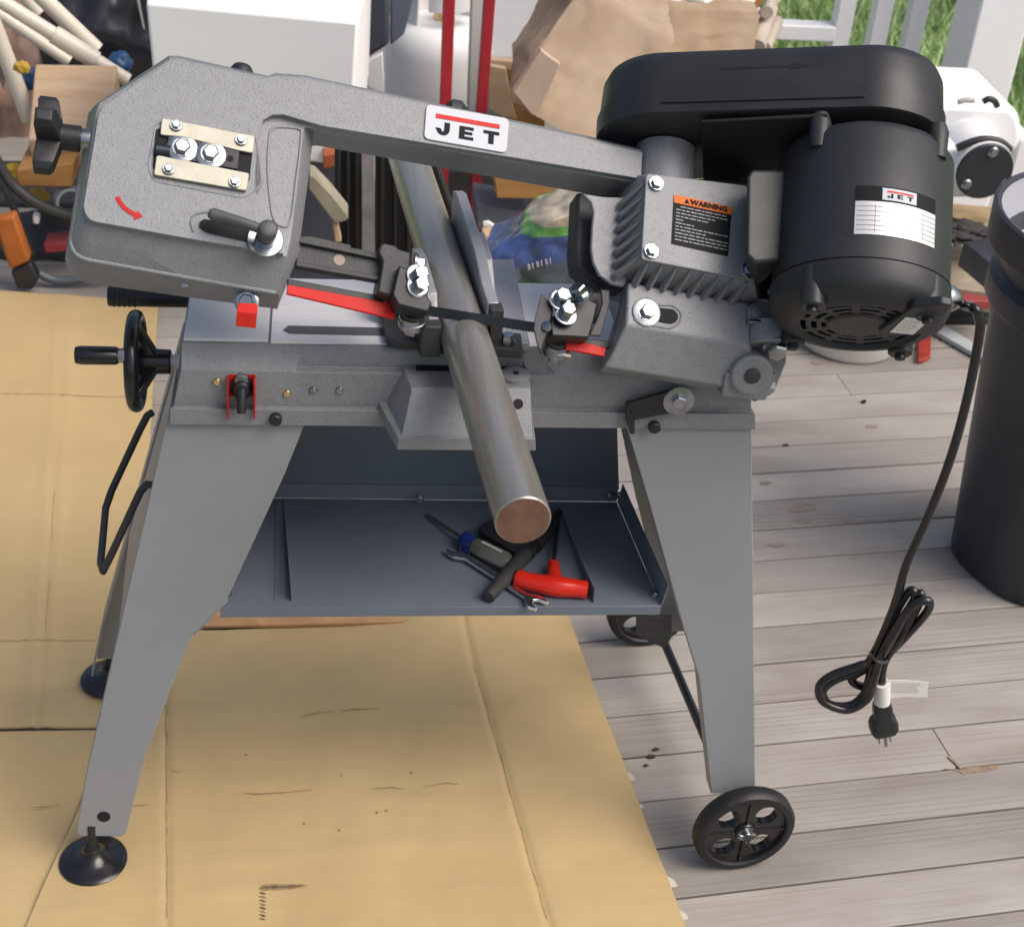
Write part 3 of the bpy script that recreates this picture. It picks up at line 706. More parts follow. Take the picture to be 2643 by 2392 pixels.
# ---- work stop rod
mb = MB(); a = onY('T', 213, 583, 1.66); b_ = V((a.x + .22, a.y, a.z)); mb.tube([a, a + V((.002, 0, 0)), b_], [.0112, .0122, .0122], 22)
for k in range(5): mb.lathe(a + V((.006 + k * .006, 0, 0)), (1, 0, 0), [(.0128, 0), (.0128, .002)], 22)
obj('stop_rod', mb, M_blk, SAW, smooth=40)
mb = MB(); p = V((RL[3].x + .01, 1.655, .0)); mb.abox((p.x - .004, 1.64, .725), (p.x + .03, 1.69, .775)); obj('rod_holder', mb, M_ham, SAW, bevel=.002)

# ---- vise
BAR_R = .0267; BZ = ZB + .0026 + BAR_R
bar_a = onZ('T', 1030, 1025, BZ); bar_b0 = onZ('P8', 0, 0, BZ); far = onZ('V', 1065, 130, BZ); bd = (far - bar_a); bd.z = 0; bd.normalize(); bn = V((bd.y, -bd.x, 0))
def barpt(y, off, z): t = (y - bar_a.y) / bd.y; return V(bar_a + bd * t + bn * off).xy.to_3d() + V((0, 0, z))
gap = BAR_R + .0008
mb = MB()
mb.prism([barpt(1.500, gap, .769), barpt(1.765, gap, .769), barpt(1.765, gap, .842), barpt(1.74, gap, .85), barpt(1.60, gap, .842), barpt(1.545, gap, .828), barpt(1.500, gap, .826)], bn * .013)
vise = obj('fixed_jaw', mb, M_iron, SAW, bevel=.0015)
mb = MB(); mb.prism([barpt(1.535, gap + .013, .771), barpt(1.72, gap + .013, .771), barpt(1.66, gap + .013, .835), barpt(1.60, gap + .013, .83)], bn * .010)
mb.prism([barpt(1.49, gap + .003, .769), barpt(1.49, gap + .05, .769), barpt(1.70, gap + .07, .769), barpt(1.70, gap + .003, .769)], (0, 0, .010)); obj('jaw_base', mb, M_iron, vise, bevel=.0015)
mb = MB(); mb.prism([barpt(1.484, gap + .002, .769), barpt(1.484, gap + .016, .769), barpt(1.503, gap + .016, .769), barpt(1.503, gap + .002, .769)], (0, 0, .056)); obj('jaw_plate', mb, M_cast, vise, bevel=.001)
p = onZ('E', 1230, 660, .785); mb = MB(); mb.prism([p + V((-.022, -.012, -.015)), p + V((.016, -.018, -.015)), p + V((.018, .022, -.015)), p + V((-.016, .026, -.015))], (0, 0, .012)); obj('jaw_foot', mb, M_cast, vise, bevel=.002)
bolt(vise, p + V((0, 0, -.002)), (0, 0, 1), .0078, .010, .0)
# movable jaw on the left
mb = MB(); g2 = -gap
mb.prism([barpt(1.482, g2, .769), barpt(1.64, g2, .769), barpt(1.64, g2, .826), barpt(1.60, g2, .834), barpt(1.515, g2, .832), barpt(1.500, g2, .812), barpt(1.482, g2, .806)], -bn * .012)
mj = obj('movable_jaw', mb, M_iron, SAW, bevel=.0015)
base = [onZ('E', *q_, .769) for q_ in ((572, 560), (597, 690), (640, 705), (800, 712), (905, 742))]
mb = MB(); top = [V(b.xy).to_3d() + V((0, 0, .769)) for b in base] + [barpt(1.62, g2 - .012, .769), barpt(1.62, g2 - .05, .769)]
rim = rounded(top, .006)
mb.prism(rim, (0, 0, .010))
obj('jaw_base', mb, M_cast, mj, bevel=.002)
mb = MB(); mb.prism([barpt(1.478, g2 + .002, .770), barpt(1.478, g2 - .022, .770), barpt(1.51, g2 - .022, .770), barpt(1.51, g2 + .002, .770)], (0, 0, .040))
obj('jaw_body', mb, M_cast, mj, bevel=.003)
mb = MB(); mb.prism([barpt(1.56, g2 - .012, .775), barpt(1.56, g2 - .06, .775), barpt(1.59, g2 - .06, .775), barpt(1.59, g2 - .012, .775)], (0, 0, .03)); obj('jaw_rib', mb, M_cast, mj, bevel=.003)
# ---- the round bar
bar_end = onZ('T', 787, 268, BZ); L_bar = (bar_end - V((bar_a.x, bar_a.y, BZ))).dot(bd)
mb = MB(); e = bd * .0015
ba = V((bar_a.x, bar_a.y, BZ))
rods = []
mb.lathe(ba, bd, [(BAR_R - .0012, 0), (BAR_R, .0012), (BAR_R, L_bar - .0012), (BAR_R - .0012, L_bar)], 72)
ob = obj('round_bar', mb, M_bar, None, smooth=40); tag(ob, 'thick round steel bar clamped in the vise across the saw', 'steel bar')
ob.rotation_mode = 'XYZ'
mb = MB(); mb.lathe(ba - bd * .0004, bd, [(BAR_R - .0016, 0), (BAR_R - .0016, .0006)], 64); obj('sawn_end', mb, M_barend, ob, smooth=0)

# ================================================================== blade frame (tilted about 43 degrees, left end raised)
ALPHA, TILT = radians(10.5), radians(43)
AN = V((sin(ALPHA) * cos(TILT), -sin(TILT), cos(ALPHA) * cos(TILT))); AL = V((cos(ALPHA), 0, -sin(ALPHA))); AW = AN.cross(AL)
AP = onY('A', 1150, 1400, 1.45)
def N_(v, x, y, n=0.0): return hit(v, x, y, AP + AN * n, AN)
def uvn(p): q = p - AP; return q.dot(AL), q.dot(AW), q.dot(AN)
def UVN(u, v, n): return AP + AL * u + AW * v + AN * n
def B2A(x, y): return ('A', x + 1792.0, y)
def NL(v, pts, n=0.0): return [N_(v, *p, n) for p in pts]

TPn, Pn, On, O2n, Sn = 0.0, -.009, -.035, -.043, -.088
TPx = [(988, 352), (1045, 352), (1530, 456), (1585, 445), (1770, 458), (3715, 880), (3706, 1034), (1860, 728), (1640, 664), (1575, 664), (1522, 694), (1492, 800), (1470, 1065), (1500, 1200), (1585, 1320), (1640, 1468), (1160, 1392), (550, 1283), (522, 1272), (505, 1255), (490, 1226), (482, 1190), (570, 660), (600, 610)]
Px = [(985, 342), (1045, 342), (1540, 448), (1592, 436), (1770, 448), (3718, 870), (3712, 1064), (1820, 745), (1760, 738), (1757, 745), (1752, 790), (1730, 1000), (1690, 1315), (1680, 1380), (1668, 1440), (1658, 1485), (1152, 1403), (540, 1297), (510, 1284), (490, 1262), (476, 1226), (470, 1185), (555, 650), (575, 600)]
Ox = [(978, 322), (1045, 325), (1545, 440), (1592, 424), (1770, 437), (3722, 858), (3722, 1108), (1850, 772), (1815, 775), (1812, 785), (1805, 840), (1780, 1050), (1735, 1400), (1722, 1480), (1680, 1570), (1598, 1692), (1050, 1597), (520, 1503), (474, 1490), (440, 1468), (420, 1438), (410, 1400), (520, 680), (556, 600)]
S_over = {13: (1722, 1490), 14: (1690, 1560), 15: (1603, 1788), 16: (1000, 1708), 17: (500, 1637), 18: (450, 1618), 19: (412, 1584), 20: (388, 1548), 21: (376, 1500), 22: (505, 720)}
rTP = [N_('A', *p, TPn) for p in TPx]; rP = [N_('A', *p, Pn) for p in Px]; rO = [N_('A', *p, On) for p in Ox]
rO2, rS = [], []
for i, p in enumerate(Ox):
    u, v, n_ = uvn(rO[i])
    if i in S_over:
        s = N_('A', *S_over[i], Sn); us, vs2, _ = uvn(s)
        rO2.append(UVN(u + (us - u) * .55, v + (vs2 - v) * .55, O2n)); rS.append(s)
    else:
        rO2.append(UVN(u, v, O2n)); rS.append(UVN(u, v, -.068 if 5 <= i <= 8 else Sn))
mb = MB(); mb.loft([rTP, [p + AN * (Pn + .001) for p in rTP], rP, rO, rO2, rS])
frame = obj('blade_frame', mb, M_ham, SAW, bevel=.0028, seg=3, smooth=30)
def fsub(name, mb, m, bevel=0, smooth=35, parent=None): return obj(name, mb, m, parent or frame, bevel=bevel, smooth=smooth)
mb = MB(); mb.tube([p - AN * .001 for p in (rO[22].lerp(rO[21], .55), rO[21], rO[20], rO[19], rO[18], rO[17], rO[16], rO[15])], .0026, 10); obj('rim_bead', mb, M_ham, frame, smooth=60)
# thin bead lines on the casting face
mb = MB(); mb.tube(smooth_path(NL('A', [(1612, 1305), (1575, 1240), (1548, 1000), (1556, 800), (1572, 752), (1610, 737), (1725, 746), (1742, 790), (1712, 1050), (1676, 1290), (1612, 1305)], -.0082), 5), .0013, 8); obj('casting_bead', mb, M_ham, frame)
mb = MB(); mb.tube(smooth_path(NL('A', [(1120, 1340), (1105, 1290), (1125, 1245), (1180, 1228), (1225, 1232)], .0), 5), .0016, 8); obj('casting_bead', mb, M_ham, frame)

# ---- blade tension window
pk = rounded(NL('A', [(905, 700), (1480, 790), (1515, 1070), (1420, 1150), (885, 1050), (858, 970)], -.001), .008, 3)
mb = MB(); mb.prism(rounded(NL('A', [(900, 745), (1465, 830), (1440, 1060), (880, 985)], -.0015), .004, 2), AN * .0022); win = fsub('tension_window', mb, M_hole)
mb = MB(); mb.tube(pk + [pk[0], pk[1]], .0017, 8); fsub('window_rim', mb, M_ham)
def zplate(px, n0=.001, th=.004): m_ = MB(); m_.prism(rounded(NL('A', px, n0), .0025, 2), AN * th); return fsub('guide_plate', m_, M_zplate, bevel=.0006)
zplate([(935, 690), (1472, 795), (1462, 895), (1380, 880), (1050, 800), (925, 790)])
zplate([(905, 905), (1440, 1010), (1425, 1112), (888, 1020)])
for x, y in ((1018, 728), (1394, 812), (975, 980), (1356, 1055)): bolt(frame, N_('A', x, y, .005), AN, .0048, .0048, .0068, name='plate_screw')
mb = MB(); mb.prism(NL('A', [(975, 790), (1385, 862), (1372, 985), (960, 910)], .0008), AN * .003); sl2 = fsub('tension_slide', mb, M_cast, bevel=.0006)
for x, y in ((1053, 858), (1217, 893)): bolt(frame, N_('A', x, y, .0038), AN, .0085, .0075, .0158, name='tension_bolt')
mb = MB(); p = N_('A', 1330, 918, .0038); mb.lathe(p, AN, [(.0035, -.001), (.0035, .0006)], 12); fsub('slide_hole', mb, M_hole)
mb = MB(); mb.cyl(N_('A', 900, 868, .001), N_('A', 985, 880, .001), .007, seg=16); fsub('tension_screw', mb, M_bladesteel)
# ---- guide slot, lever
sp = [N_('A', *q_, .0002) for q_ in ((1180, 1268), (1560, 1345), (1632, 1390), (1640, 1420), (1600, 1435), (1195, 1348), (1150, 1318), (1152, 1285))]
mb = MB(); mb.prism(rounded(sp, .006, 3), AN * .0012); fsub('guide_slot', mb, M_hole)
wp = N_('A', 1533, 1390, .0015); mb = MB(); mb.lathe(wp, AN, [(.0188, 0), (.0188, .0018), (.018, .0024)], 32); mb.lathe(wp, AN, [(.011, .002), (.0105, .014)], 20); fsub('lever_washer', mb, M_zinc)
mb = MB(); hb_ = wp + AN * .030; mb.lathe(wp, AN, [(.0085, .010), (.0098, .02), (.0098, .034), (.0075, .036), (.003, .0365)], 20)
tipl = N_('A', 1225, 1238, .022); mb.tube([hb_ - AN * .004, hb_ * .6 + tipl * .4, tipl], [.0050, .0055, .0066], 14); mb.lathe(tipl, (tipl - hb_), [(.0066, -.002), (.0045, .003), (.001, .004)], 14); lev = fsub('clamp_lever', mb, mat('dark_grey_cast', (.075, .077, .08), .5, var=.2, vscale=40), smooth=50)
# ---- red arrow (painted on the casting)
arc = smooth_path([(672, 1137), (690, 1165), (725, 1205), (775, 1238)], 5)
def v2(p): return V((p[0], p[1], 0))
pts2 = [v2(p) for p in smooth_path([(676, 1140, 0), (694, 1170, 0), (728, 1210, 0), (782, 1243, 0)], 4)]
left_, right_ = [], []
for i, p in enumerate(pts2):
    t = (pts2[min(i + 1, len(pts2) - 1)] - pts2[max(i - 1, 0)]).normalized(); s = V((-t.y, t.x, 0)); left_.append(p + s * 13); right_.append(p - s * 13)
poly = left_ + [V((775, 1273, 0)), V((826, 1254, 0)), V((797, 1222, 0))] + right_[::-1]
mb = MB(); mb.prism([N_('A', q_.x, q_.y, .0002) for q_ in poly], AN * .0006); fsub('direction_arrow', mb, M_redvinyl, smooth=0)
# ---- tension knob on the left
ka = N_('A', 510, 800, -.03); kb = N_('A', 290, 775, -.03); kd = (kb - ka).normalized(); ka = N_('A', 480, 808, -.03)
mb = MB(); mb.lathe(ka, kd, [(.0118, -.012), (.0118, .0), (.011, .004)], 28); fsub('knob_boss', mb, M_zinc)
mb = MB(); mb.lathe(ka, kd, [(.0140, .002), (.0140, .022), (.016, .024), (.016, .038), (.012, .043)], 28)
kc = ka + kd * .033; ku = (AW - kd * AW.dot(kd)).normalized(); kv = kd.cross(ku)
for k in range(4):
    q_ = k * pi / 2 + .1; d = ku * cos(q_) + kv * sin(q_); s = kd.cross(d)
    mb.loft([[kc + d * .010 + s * a_ * .0125 + kd * b_ * .0125 for a_, b_ in ((-1, -1), (1, -1), (1, 1), (-1, 1))], [kc + d * .036 + s * a_ * .011 + kd * (b_ * .0105 + .004) for a_, b_ in ((-1, -1), (1, -1), (1, 1), (-1, 1))], [kc + d * .043 + s * a_ * .006 + kd * (b_ * .008 + .005) for a_, b_ in ((-1, -1), (1, -1), (1, 1), (-1, 1))]])
kn = obj('tension_knob', mb, M_blk, frame, bevel=.003, seg=3)
# ---- bolt with red tag under the housing, small rivet
bp_ = N_('A', 1425, 1775, -.07); bolt(frame, N_('A', 1425, 1745, -.05), V((0, -.85, .5)), .0085, .010, .013, name='cover_bolt')
tq = [onY('D', 1368, 238, 1.43), onY('D', 1487, 245, 1.43), onY('D', 1478, 332, 1.43), onY('D', 1362, 318, 1.43)]
mb = MB(); mb.prism(tq, (0, .0015, 0)); mb.prism([tq[0], tq[1], onY('D', 1490, 190, 1.436), onY('D', 1378, 185, 1.436)], (0, .001, 0)); fsub('red_stop_tab', mb, M_redplastic, bevel=.001)
mb = MB(); mb.prism(NL('A', [(1395, 1712), (1500, 1725), (1492, 1790), (1385, 1780)], -.052), AN * .002); fsub('stop_tab_backing', mb, mat('clear_yellow_plastic', (.50, .36, .20), .35), bevel=.0005)
bolt(frame, N_('A', 1066, 1648, -.052), V((0, -.8, .6)), .004, .003, 0, name='rivet', seg=14)
# black knob that peeks over the top edge
mb = MB(); p = N_('A', 1400, 392, -.05); mb.lathe(p - AW * .014, AW, [(.013, 0), (.013, .010), (.010, .015), (.004, .016)], 20); fsub('top_knob', mb, M_blk, smooth=50)
mb = MB(); p = N_('B', 845, 622, -.05); mb.lathe(p - AW * .008, AW, [(.012, 0), (.012, .010), (.010, .013)], 6); fsub('top_nut', mb, M_blk)
# dark recess panel where the beam starts
# ---- JET name plate
jp = rounded(NL('B', [(672, 607), (1150, 692), (1134, 890), (657, 806)], .0003), .006, 4)
mb = MB(); mb.prism(jp, AN * .0022); npl = fsub('name_plate', mb, M_lblwhite, bevel=.0005)
j0, jx, jy = [N_('B', *q_, .0028) for q_ in ((672, 607), (1150, 692), (657, 806))]
JX, JY = (jx - j0), (jy - j0)
def nameplate(P0, X_, Y_, nrm, parent, t=.0004):
    def R(pts, m, nm):
        mb = MB(); mb.prism([P0 + X_ * a + Y_ * b for a, b in pts], nrm * t); return obj(nm, mb, m, parent, smooth=0)
    R([(.125, .20), (.895, .20), (.895, .325), (.125, .325)], M_red, 'red_stripe')
    k0, k1 = .45, .80; sx = .04
    # J
    jj = [(.245, .42), (.295, .42)]
    J = [(.235, .415), (.300, .415)] + [(.300, .62)] + [(.30 - .0775 * (1 - cos(q)), .62 + .175 * sin(q)) for q in [k * pi / 8 for k in range(1, 8)]] + [(.145, .66), (.128, .60), (.190, .60)] + [(.20 + .0175 * (1 - cos(q)), .60 + .095 * sin(q)) for q in [k * pi / 5 for k in range(1, 5)]] + [(.235, .60)]
    R(J, M_lblblk, 'letter')
    Ep = [(.415, .43), (.585, .43), (.585, .515), (.480, .515), (.480, .575), (.572, .575), (.572, .655), (.480, .655), (.480, .715), (.588, .715), (.588, .80), (.415, .80)]
    R(Ep, M_lblblk, 'letter')
    Tp = [(.705, .43), (.895, .43), (.895, .52), (.833, .52), (.833, .80), (.768, .80), (.768, .52), (.705, .52)]
    R(Tp, M_lblblk, 'letter')
nameplate(j0, JX, JY, AN, npl)

# ---- gearbox end of the frame
topr = NL('C', [(288, 795), (278, 1000), (266, 1188), (520, 1238), (790, 1290), (770, 1060), (752, 852)], .028)
botr = NL('C', [(232, 800), (150, 985), (140, 1245), (440, 1365), (815, 1420), (830, 1060), (800, 830)], -.020)
deep = [p - AN * .07 for p in botr]
mb = MB(); mb.loft([topr, botr, deep]); gear = obj('gearbox', mb, M_ham, SAW, bevel=.002)
pl = rounded(NL('C', [(290, 796), (752, 853), (795, 1288), (266, 1188)], .0285), .005, 3)
mb = MB(); mb.prism(pl, AN * .005); cov = obj('gearbox_cover', mb, M_ham, gear, bevel=.001)
for x, y in ((340, 838), (318, 1145), (760, 1232)): bolt(gear, N_('C', x, y, .034), AN, .0065, .006, .009, name='cover_bolt')
# cooling fins, left column and bottom row
def fin(a, b, w_, hgt):
    d = (b - a).normalized(); s = AN.cross(d).normalized(); mb = MB()
    mb.loft([[a - s * w_ - AN * .002, a + s * w_ - AN * .002, a + AN * hgt], [b - s * w_ - AN * .004, b + s * w_ - AN * .004, b + AN * hgt * .9]])
    return obj('fin', mb, M_ham, gear, bevel=.0008, smooth=20)
for k in range(7):
    t = k / 6
    a = N_('C', 284 - 18 * t, 845 + 330 * t, .020); b = N_('C', 176 - 26 * t, 940 + 320 * t, -.006); fin(a, b, .0048, .0125)
for k in range(8):
    t = k / 7
    a = N_('C', 292 + 450 * t, 1205 + 95 * t, .020); b = N_('C', 236 + 430 * t, 1315 + 78 * t, -.006); fin(a, b, .0048, .0125)
# warning label
wl = [N_('C', *q_, .0338) for q_ in ((422, 888), (686, 945), (668, 1168), (410, 1110))]
mb = MB(); mb.prism(wl, AN * .0004); lab = obj('warning_label', mb, M_lblblk, gear, smooth=0)
W0, WX, WY = wl[0] + AN * .0004, wl[1] - wl[0], wl[3] - wl[0]
mb = MB(); mb.prism([p - AN * .0002 for p in (W0, W0 + WX, W0 + WX + WY * .16, W0 + WY * .16)], AN * .0009); obj('orange_band', mb, M_orange, lab, smooth=0)
tm = Matrix((( *WX.normalized(), 0), (*(-WY).normalized(), 0), (*AN, 0), (0, 0, 0, 1))).transposed()
tm.translation = W0 + WX * .60 + WY * .083 + AN * .0014
text_mesh('warning_text', 'WARNING', .0078, M_lblblk, lab, tm, bold=.0003, xs=1.15)
mb = MB(); c = W0 + WX * .22 + WY * .085 + AN * .0009; xx, yy = WX.normalized(), -WY.normalized()
mb.prism([c + yy * .0030, c - yy * .0024 - xx * .0032, c - yy * .0024 + xx * .0032], AN * .0003); obj('warning_symbol', mb, M_lblblk, lab, smooth=0)
mb = MB(); rr = random.Random(5)
for k in range(11):
    y = .215 + k * .068; x = .05
    if k in (0,): x = .12
    while x < .92:
        ln = rr.uniform(.04, .13); e_ = min(x + ln, .95)
        mb.prism([W0 + WX * x + WY * (y - .009), W0 + WX * e_ + WY * (y - .009), W0 + WX * e_ + WY * (y + .009), W0 + WX * x + WY * (y + .009)], AN * .0003); x = e_ + .018
        if rr.random() < .08: break
obj('small_print', mb, mat('print_pale', (.33, .34, .36), .5), lab, smooth=0)

# ---- right C-shaped lip of the frame opening
cl = [(1575, 1118), (1700, 1138), (1830, 1140), (1830, 1640), (1812, 1658), (1740, 1640), (1672, 1590), (1638, 1520), (1625, 1440), (1632, 1300), (1640, 1230), (1625, 1170)]
mb = MB(); f_ = NL('B', cl, -.012); mb.prism(f_, -AN * .006); lip = obj('frame_lip', mb, M_ham, frame, bevel=.0015)
wv = [(1545, 1108), (1690, 1120), (1820, 1125), (1825, 1668), (1700, 1655), (1600, 1600), (1540, 1540), (1530, 1440), (1540, 1250)]
mb = MB(); mb.prism(NL('B', wv, -.040), -AN * .035); obj('drive_wheel_cover', mb, M_cast, frame, bevel=.004)
# ---- lower right casting of the frame with slot and pivot
gP = NL('G', [(212, 140), (765, 235), (765, 427), (205, 333)], -.002)
gO = NL('G', [(200, 150), (790, 240), (800, 600), (132, 490)], -.030)
gO2 = NL('G', [(196, 155), (795, 245), (830, 640), (105, 525)], -.036)
gS = NL('G', [(190, 165), (800, 250), (842, 662), (80, 548)], -.070)
mb = MB(); mb.loft([gP, gO, gO2, gS]); gc = obj('guide_casting', mb, M_ham, SAW, bevel=.0028, seg=3)
mb = MB(); mb.prism(rounded([N_('G', *q_, -.0015) for q_ in ((290, 250), (420, 262), (440, 285), (440, 310), (415, 330), (290, 305))], .006, 3), AN * .001); obj('adjust_slot', mb, M_hole, gc)
mb = MB(); lp = rounded([N_('G', *q_, -.0018) for q_ in ((240, 235), (425, 245), (458, 280), (452, 320), (410, 350), (240, 320))], .008, 3); mb.tube(lp + lp[:2], .0015, 8); obj('slot_rim', mb, M_ham, gc)
bolt(gc, N_('G', 298, 275, -.001), AN, .0088, .0075, .0165, name='guide_bolt')
# pivot boss and pin (pin axis runs front to back)
YPV = onY('G', 775, 555, 1.44)
pv = N_('G', 775, 557, -.018); mb = MB(); mb.lathe(pv, (0, -1, .15), [(.0245, -.06), (.0245, .002), (.022, .0045)], 36)
mb.prism([pv + V((-.03, 0, 0)), pv + V((.03, 0, 0)), pv + V((.022, 0, -.035)), pv + V((-.03, 0, -.03))], (0, .05, -.008)); pb = obj('pivot_boss', mb, M_ham, gc, bevel=.002)
mb = MB(); mb.lathe(pv, (0, -1, .15), [(.0092, .0), (.0092, .0062), (.008, .007)], 24); obj('pivot_pin', mb, M_cast, gc)
mb = MB(); p = N_('G', 850, 610, -.04); mb.box(p, AL * .007, AW * .004, AN * .006); obj('stop_nub', mb, mat('light_grey_paint', (.4, .4, .4)), gc, bevel=.001)
# bracket and adjusting boss between gearbox and motor
mb = MB(); mb.prism(NL('G', [(760, 245), (800, 225), (935, 235), (940, 320), (900, 335), (765, 325)], .006), -AN * .02); br = obj('motor_bracket', mb, mat('dark_grey_paint', (.16, .165, .175), .35, var=.08), SAW, bevel=.002)
mb = MB(); mb.prism(NL('G', [(762, 305), (940, 318), (940, 330), (762, 318)], .008), -AN * .01); obj('bracket_edge', mb, M_zinc, br, bevel=.0005)
bolt(br, N_('G', 795, 275, .006), AN, .0065, .004, .0, mat('dark_grey_paint', (.16, .165, .175)), 'bracket_bolt', 16)
c0 = N_('G', 850, 345, -.012); c1 = N_('G', 848, 440, -.012); mb = MB(); mb.lathe(c0, c1 - c0, [(.0265, -.004), (.0265, (c1 - c0).length)], 32); mb.prism(NL('G', [(752, 340), (860, 340), (860, 470), (752, 440)], -.02), -AN * .03)
mb.prism(NL('G', [(860, 400), (942, 380), (935, 500), (880, 640), (830, 655), (790, 600)], -.035), -AN * .03)
bb = obj('adjusting_boss', mb, M_ham, SAW, bevel=.002); bolt(bb, N_('G', 885, 435, .002), V((0, -.75, -.2)), .0125, .012, .0, name='adjusting_bolt')
mb = MB(); mb.prism(NL('C', [(800, 1200), (905, 1215), (900, 1370), (805, 1350)], -.004), -AN * .02); mp_ = obj('motor_plate', mb, M_blk, SAW, bevel=.003); bolt(mp_, N_('C', 880, 1325, -.002), AN, .008, .007, .0, name='plate_bolt')

# ---- worm shaft housing, belt guard and motor
R_w = .0345; wn = -.02
u0, v0, _ = uvn(N_('C', 420, 860, wn + R_w)); ug, VG, _ = uvn(N_('C', 430, 618, wn + R_w)); u0 = (u0 + ug) / 2
mb = MB(); mb.lathe(UVN(u0, v0 - .03, wn), AW, [(R_w, 0), (R_w, VG - v0 + .028)], 40); obj('worm_housing', mb, M_ham, gear)
cL = (u0 + .002, wn); cM = (.697, .088); rG = .083
dm = V((cM[0] - cL[0], cM[1] - cL[1], 0)); ang = atan2(dm.y, dm.x)
def stadium(v, r, seg=28, rr=None):
    rr = rr or r; out = []
    for k in range(seg + 1): q_ = ang + pi / 2 + pi * k / seg; out.append(UVN(cL[0] + r * cos(q_), v, cL[1] + r * sin(q_)))
    for k in range(seg + 1): q_ = ang - pi / 2 + pi * k / seg; out.append(UVN(cM[0] + rr * cos(q_), v, cM[1] + rr * sin(q_)))
    return out
TG = .088
mb = MB(); mb.loft([stadium(VG, rG - .004), stadium(VG + .003, rG), stadium(VG + .028, rG + .001), stadium(VG + .029, rG - .0015), stadium(VG + .031, rG - .0015), stadium(VG + TG - .020, rG - .003), stadium(VG + TG - .008, rG - .008), stadium(VG + TG, rG - .022)])
guard = obj('belt_guard', mb, M_blk, SAW, smooth=50)
# seam ridge and moulded arrow on the guard
topn = lambda u, v, r: UVN(u + (-sin(ang)) * 0, v, 0)
def on_guard(t, v, r): # point on the straight upper side, t along the belt
    x = cL[0] + dm.x * t - sin(ang) * r; y = cL[1] + dm.y * t + cos(ang) * r; return UVN(x, v, y)
gn = (AN * cos(ang) - AL * sin(ang)); gt = (AL * cos(ang) + AN * sin(ang))
mb = MB(); a, b = on_guard(.02, VG + .014, rG + .001), on_guard(1.0, VG + .014, rG + .001); mb.box((a + b) / 2, (b - a) / 2, AW * .0012, gn * .0015); obj('guard_ridge', mb, M_blk, guard, bevel=.0005)
mb = MB(); r_ = rG - .0025
def ga(t, v): return on_guard(t, VG + v, r_ - (v - .031) / .037 * .0015 + .0002)
mb.prism([ga(.30, .053), ga(.64, .053), ga(.64, .050), ga(.73, .0545), ga(.64, .059), ga(.64, .056), ga(.30, .056)], gn * .0012); obj('guard_arrow', mb, M_hole, guard, smooth=0)
mb = MB(); mb.prism([hit('C', *q_, UVN(0, VG - .006, 0), AW) for q_ in ((548, 545), (1120, 515), (1120, 930), (560, 900))], -AW * .004); obj('motor_mount_plate', mb, M_hole, SAW, bevel=.001)
# motor
um, nm = cM; RM = .0945; VS, VE, VT = .052, .010, VG - .012
AXM = -AW
def mo(v): return UVN(um, v, nm)
mb = MB(); mb.lathe(mo(VT), AXM, [(.05, -.004), (RM - .016, 0), (RM - .006, .006), (RM, .016), (RM, VT - VS), (RM + .0015, VT - VS + .0005)], 72); mot = obj('motor', mb, M_motor, SAW, smooth=40)
mb = MB(); mb.lathe(mo(VS), AXM, [(RM - .002, .0), (RM + .0015, .002), (RM + .0015, .022), (RM - .004, .034), (RM - .018, .043), (RM - .026, .044), (RM - .0285, .040)], 72, (False, False))
bell = obj('end_bell', mb, M_motor, mot, smooth=40)
# vented end: rings and spokes over a dark cavity
mb = MB(); mb.lathe(mo(VS - .020), AXM, [(RM - .01, 0), (RM - .01, .002)], 48); obj('fan_cavity', mb, M_hole, mot)
mb = MB(); rv = RM - .028
for ra_, rb_ in ((.070, .0615), (.0555, .050), (.044, .039)):
    rings = [[mo(VS - h) + (AL * cos(q_) + AN * sin(q_)) * r for q_ in [2 * pi * k / 64 for k in range(64)]] for r, h in ((ra_, .034), (ra_, .040), (rb_, .040), (rb_, .034))]; rings.append(rings[0]); mb.loft(rings, (False, False))
mb.lathe(mo(VS), AXM, [(.034, .03), (.034, .040), (.031, .042)], 40)
for k in range(10):
    q_ = 2 * pi * k / 10 + .2; d = AL * cos(q_) + AN * sin(q_); mb.box(mo(VS - .037) + d * .051, d * .020, AW.cross(d) * .0042, AW * .0028)
obj('fan_grille', mb, M_motor, mot, smooth=30)
# through-bolt bosses
for k in range(4):
    q_ = radians(64) + k * pi / 2; q_ = radians(150) - k * pi / 2
    d = AL * cos(q_) + AN * sin(q_); c = mo(VS) + d * (RM - .010)
    mb = MB(); mb.lathe(c, AXM, [(.0125, .004), (.0135, .03), (.0135, .046), (.0115, .048)], 20); bz = obj('bolt_boss', mb, M_motor, mot)
    mb = MB(); mb.lathe(c, AXM, [(.006, .046), (.006, .053), (.004, .054)], 12); obj('through_bolt', mb, M_blk, mot)
    mb = MB(); c2_ = mo(VT) + d * (RM - .006); mb.lathe(c2_, AXM, [(.009, -.010), (.012, 0), (.010, .03)], 16); obj('bolt_boss', mb, M_motor, mot)
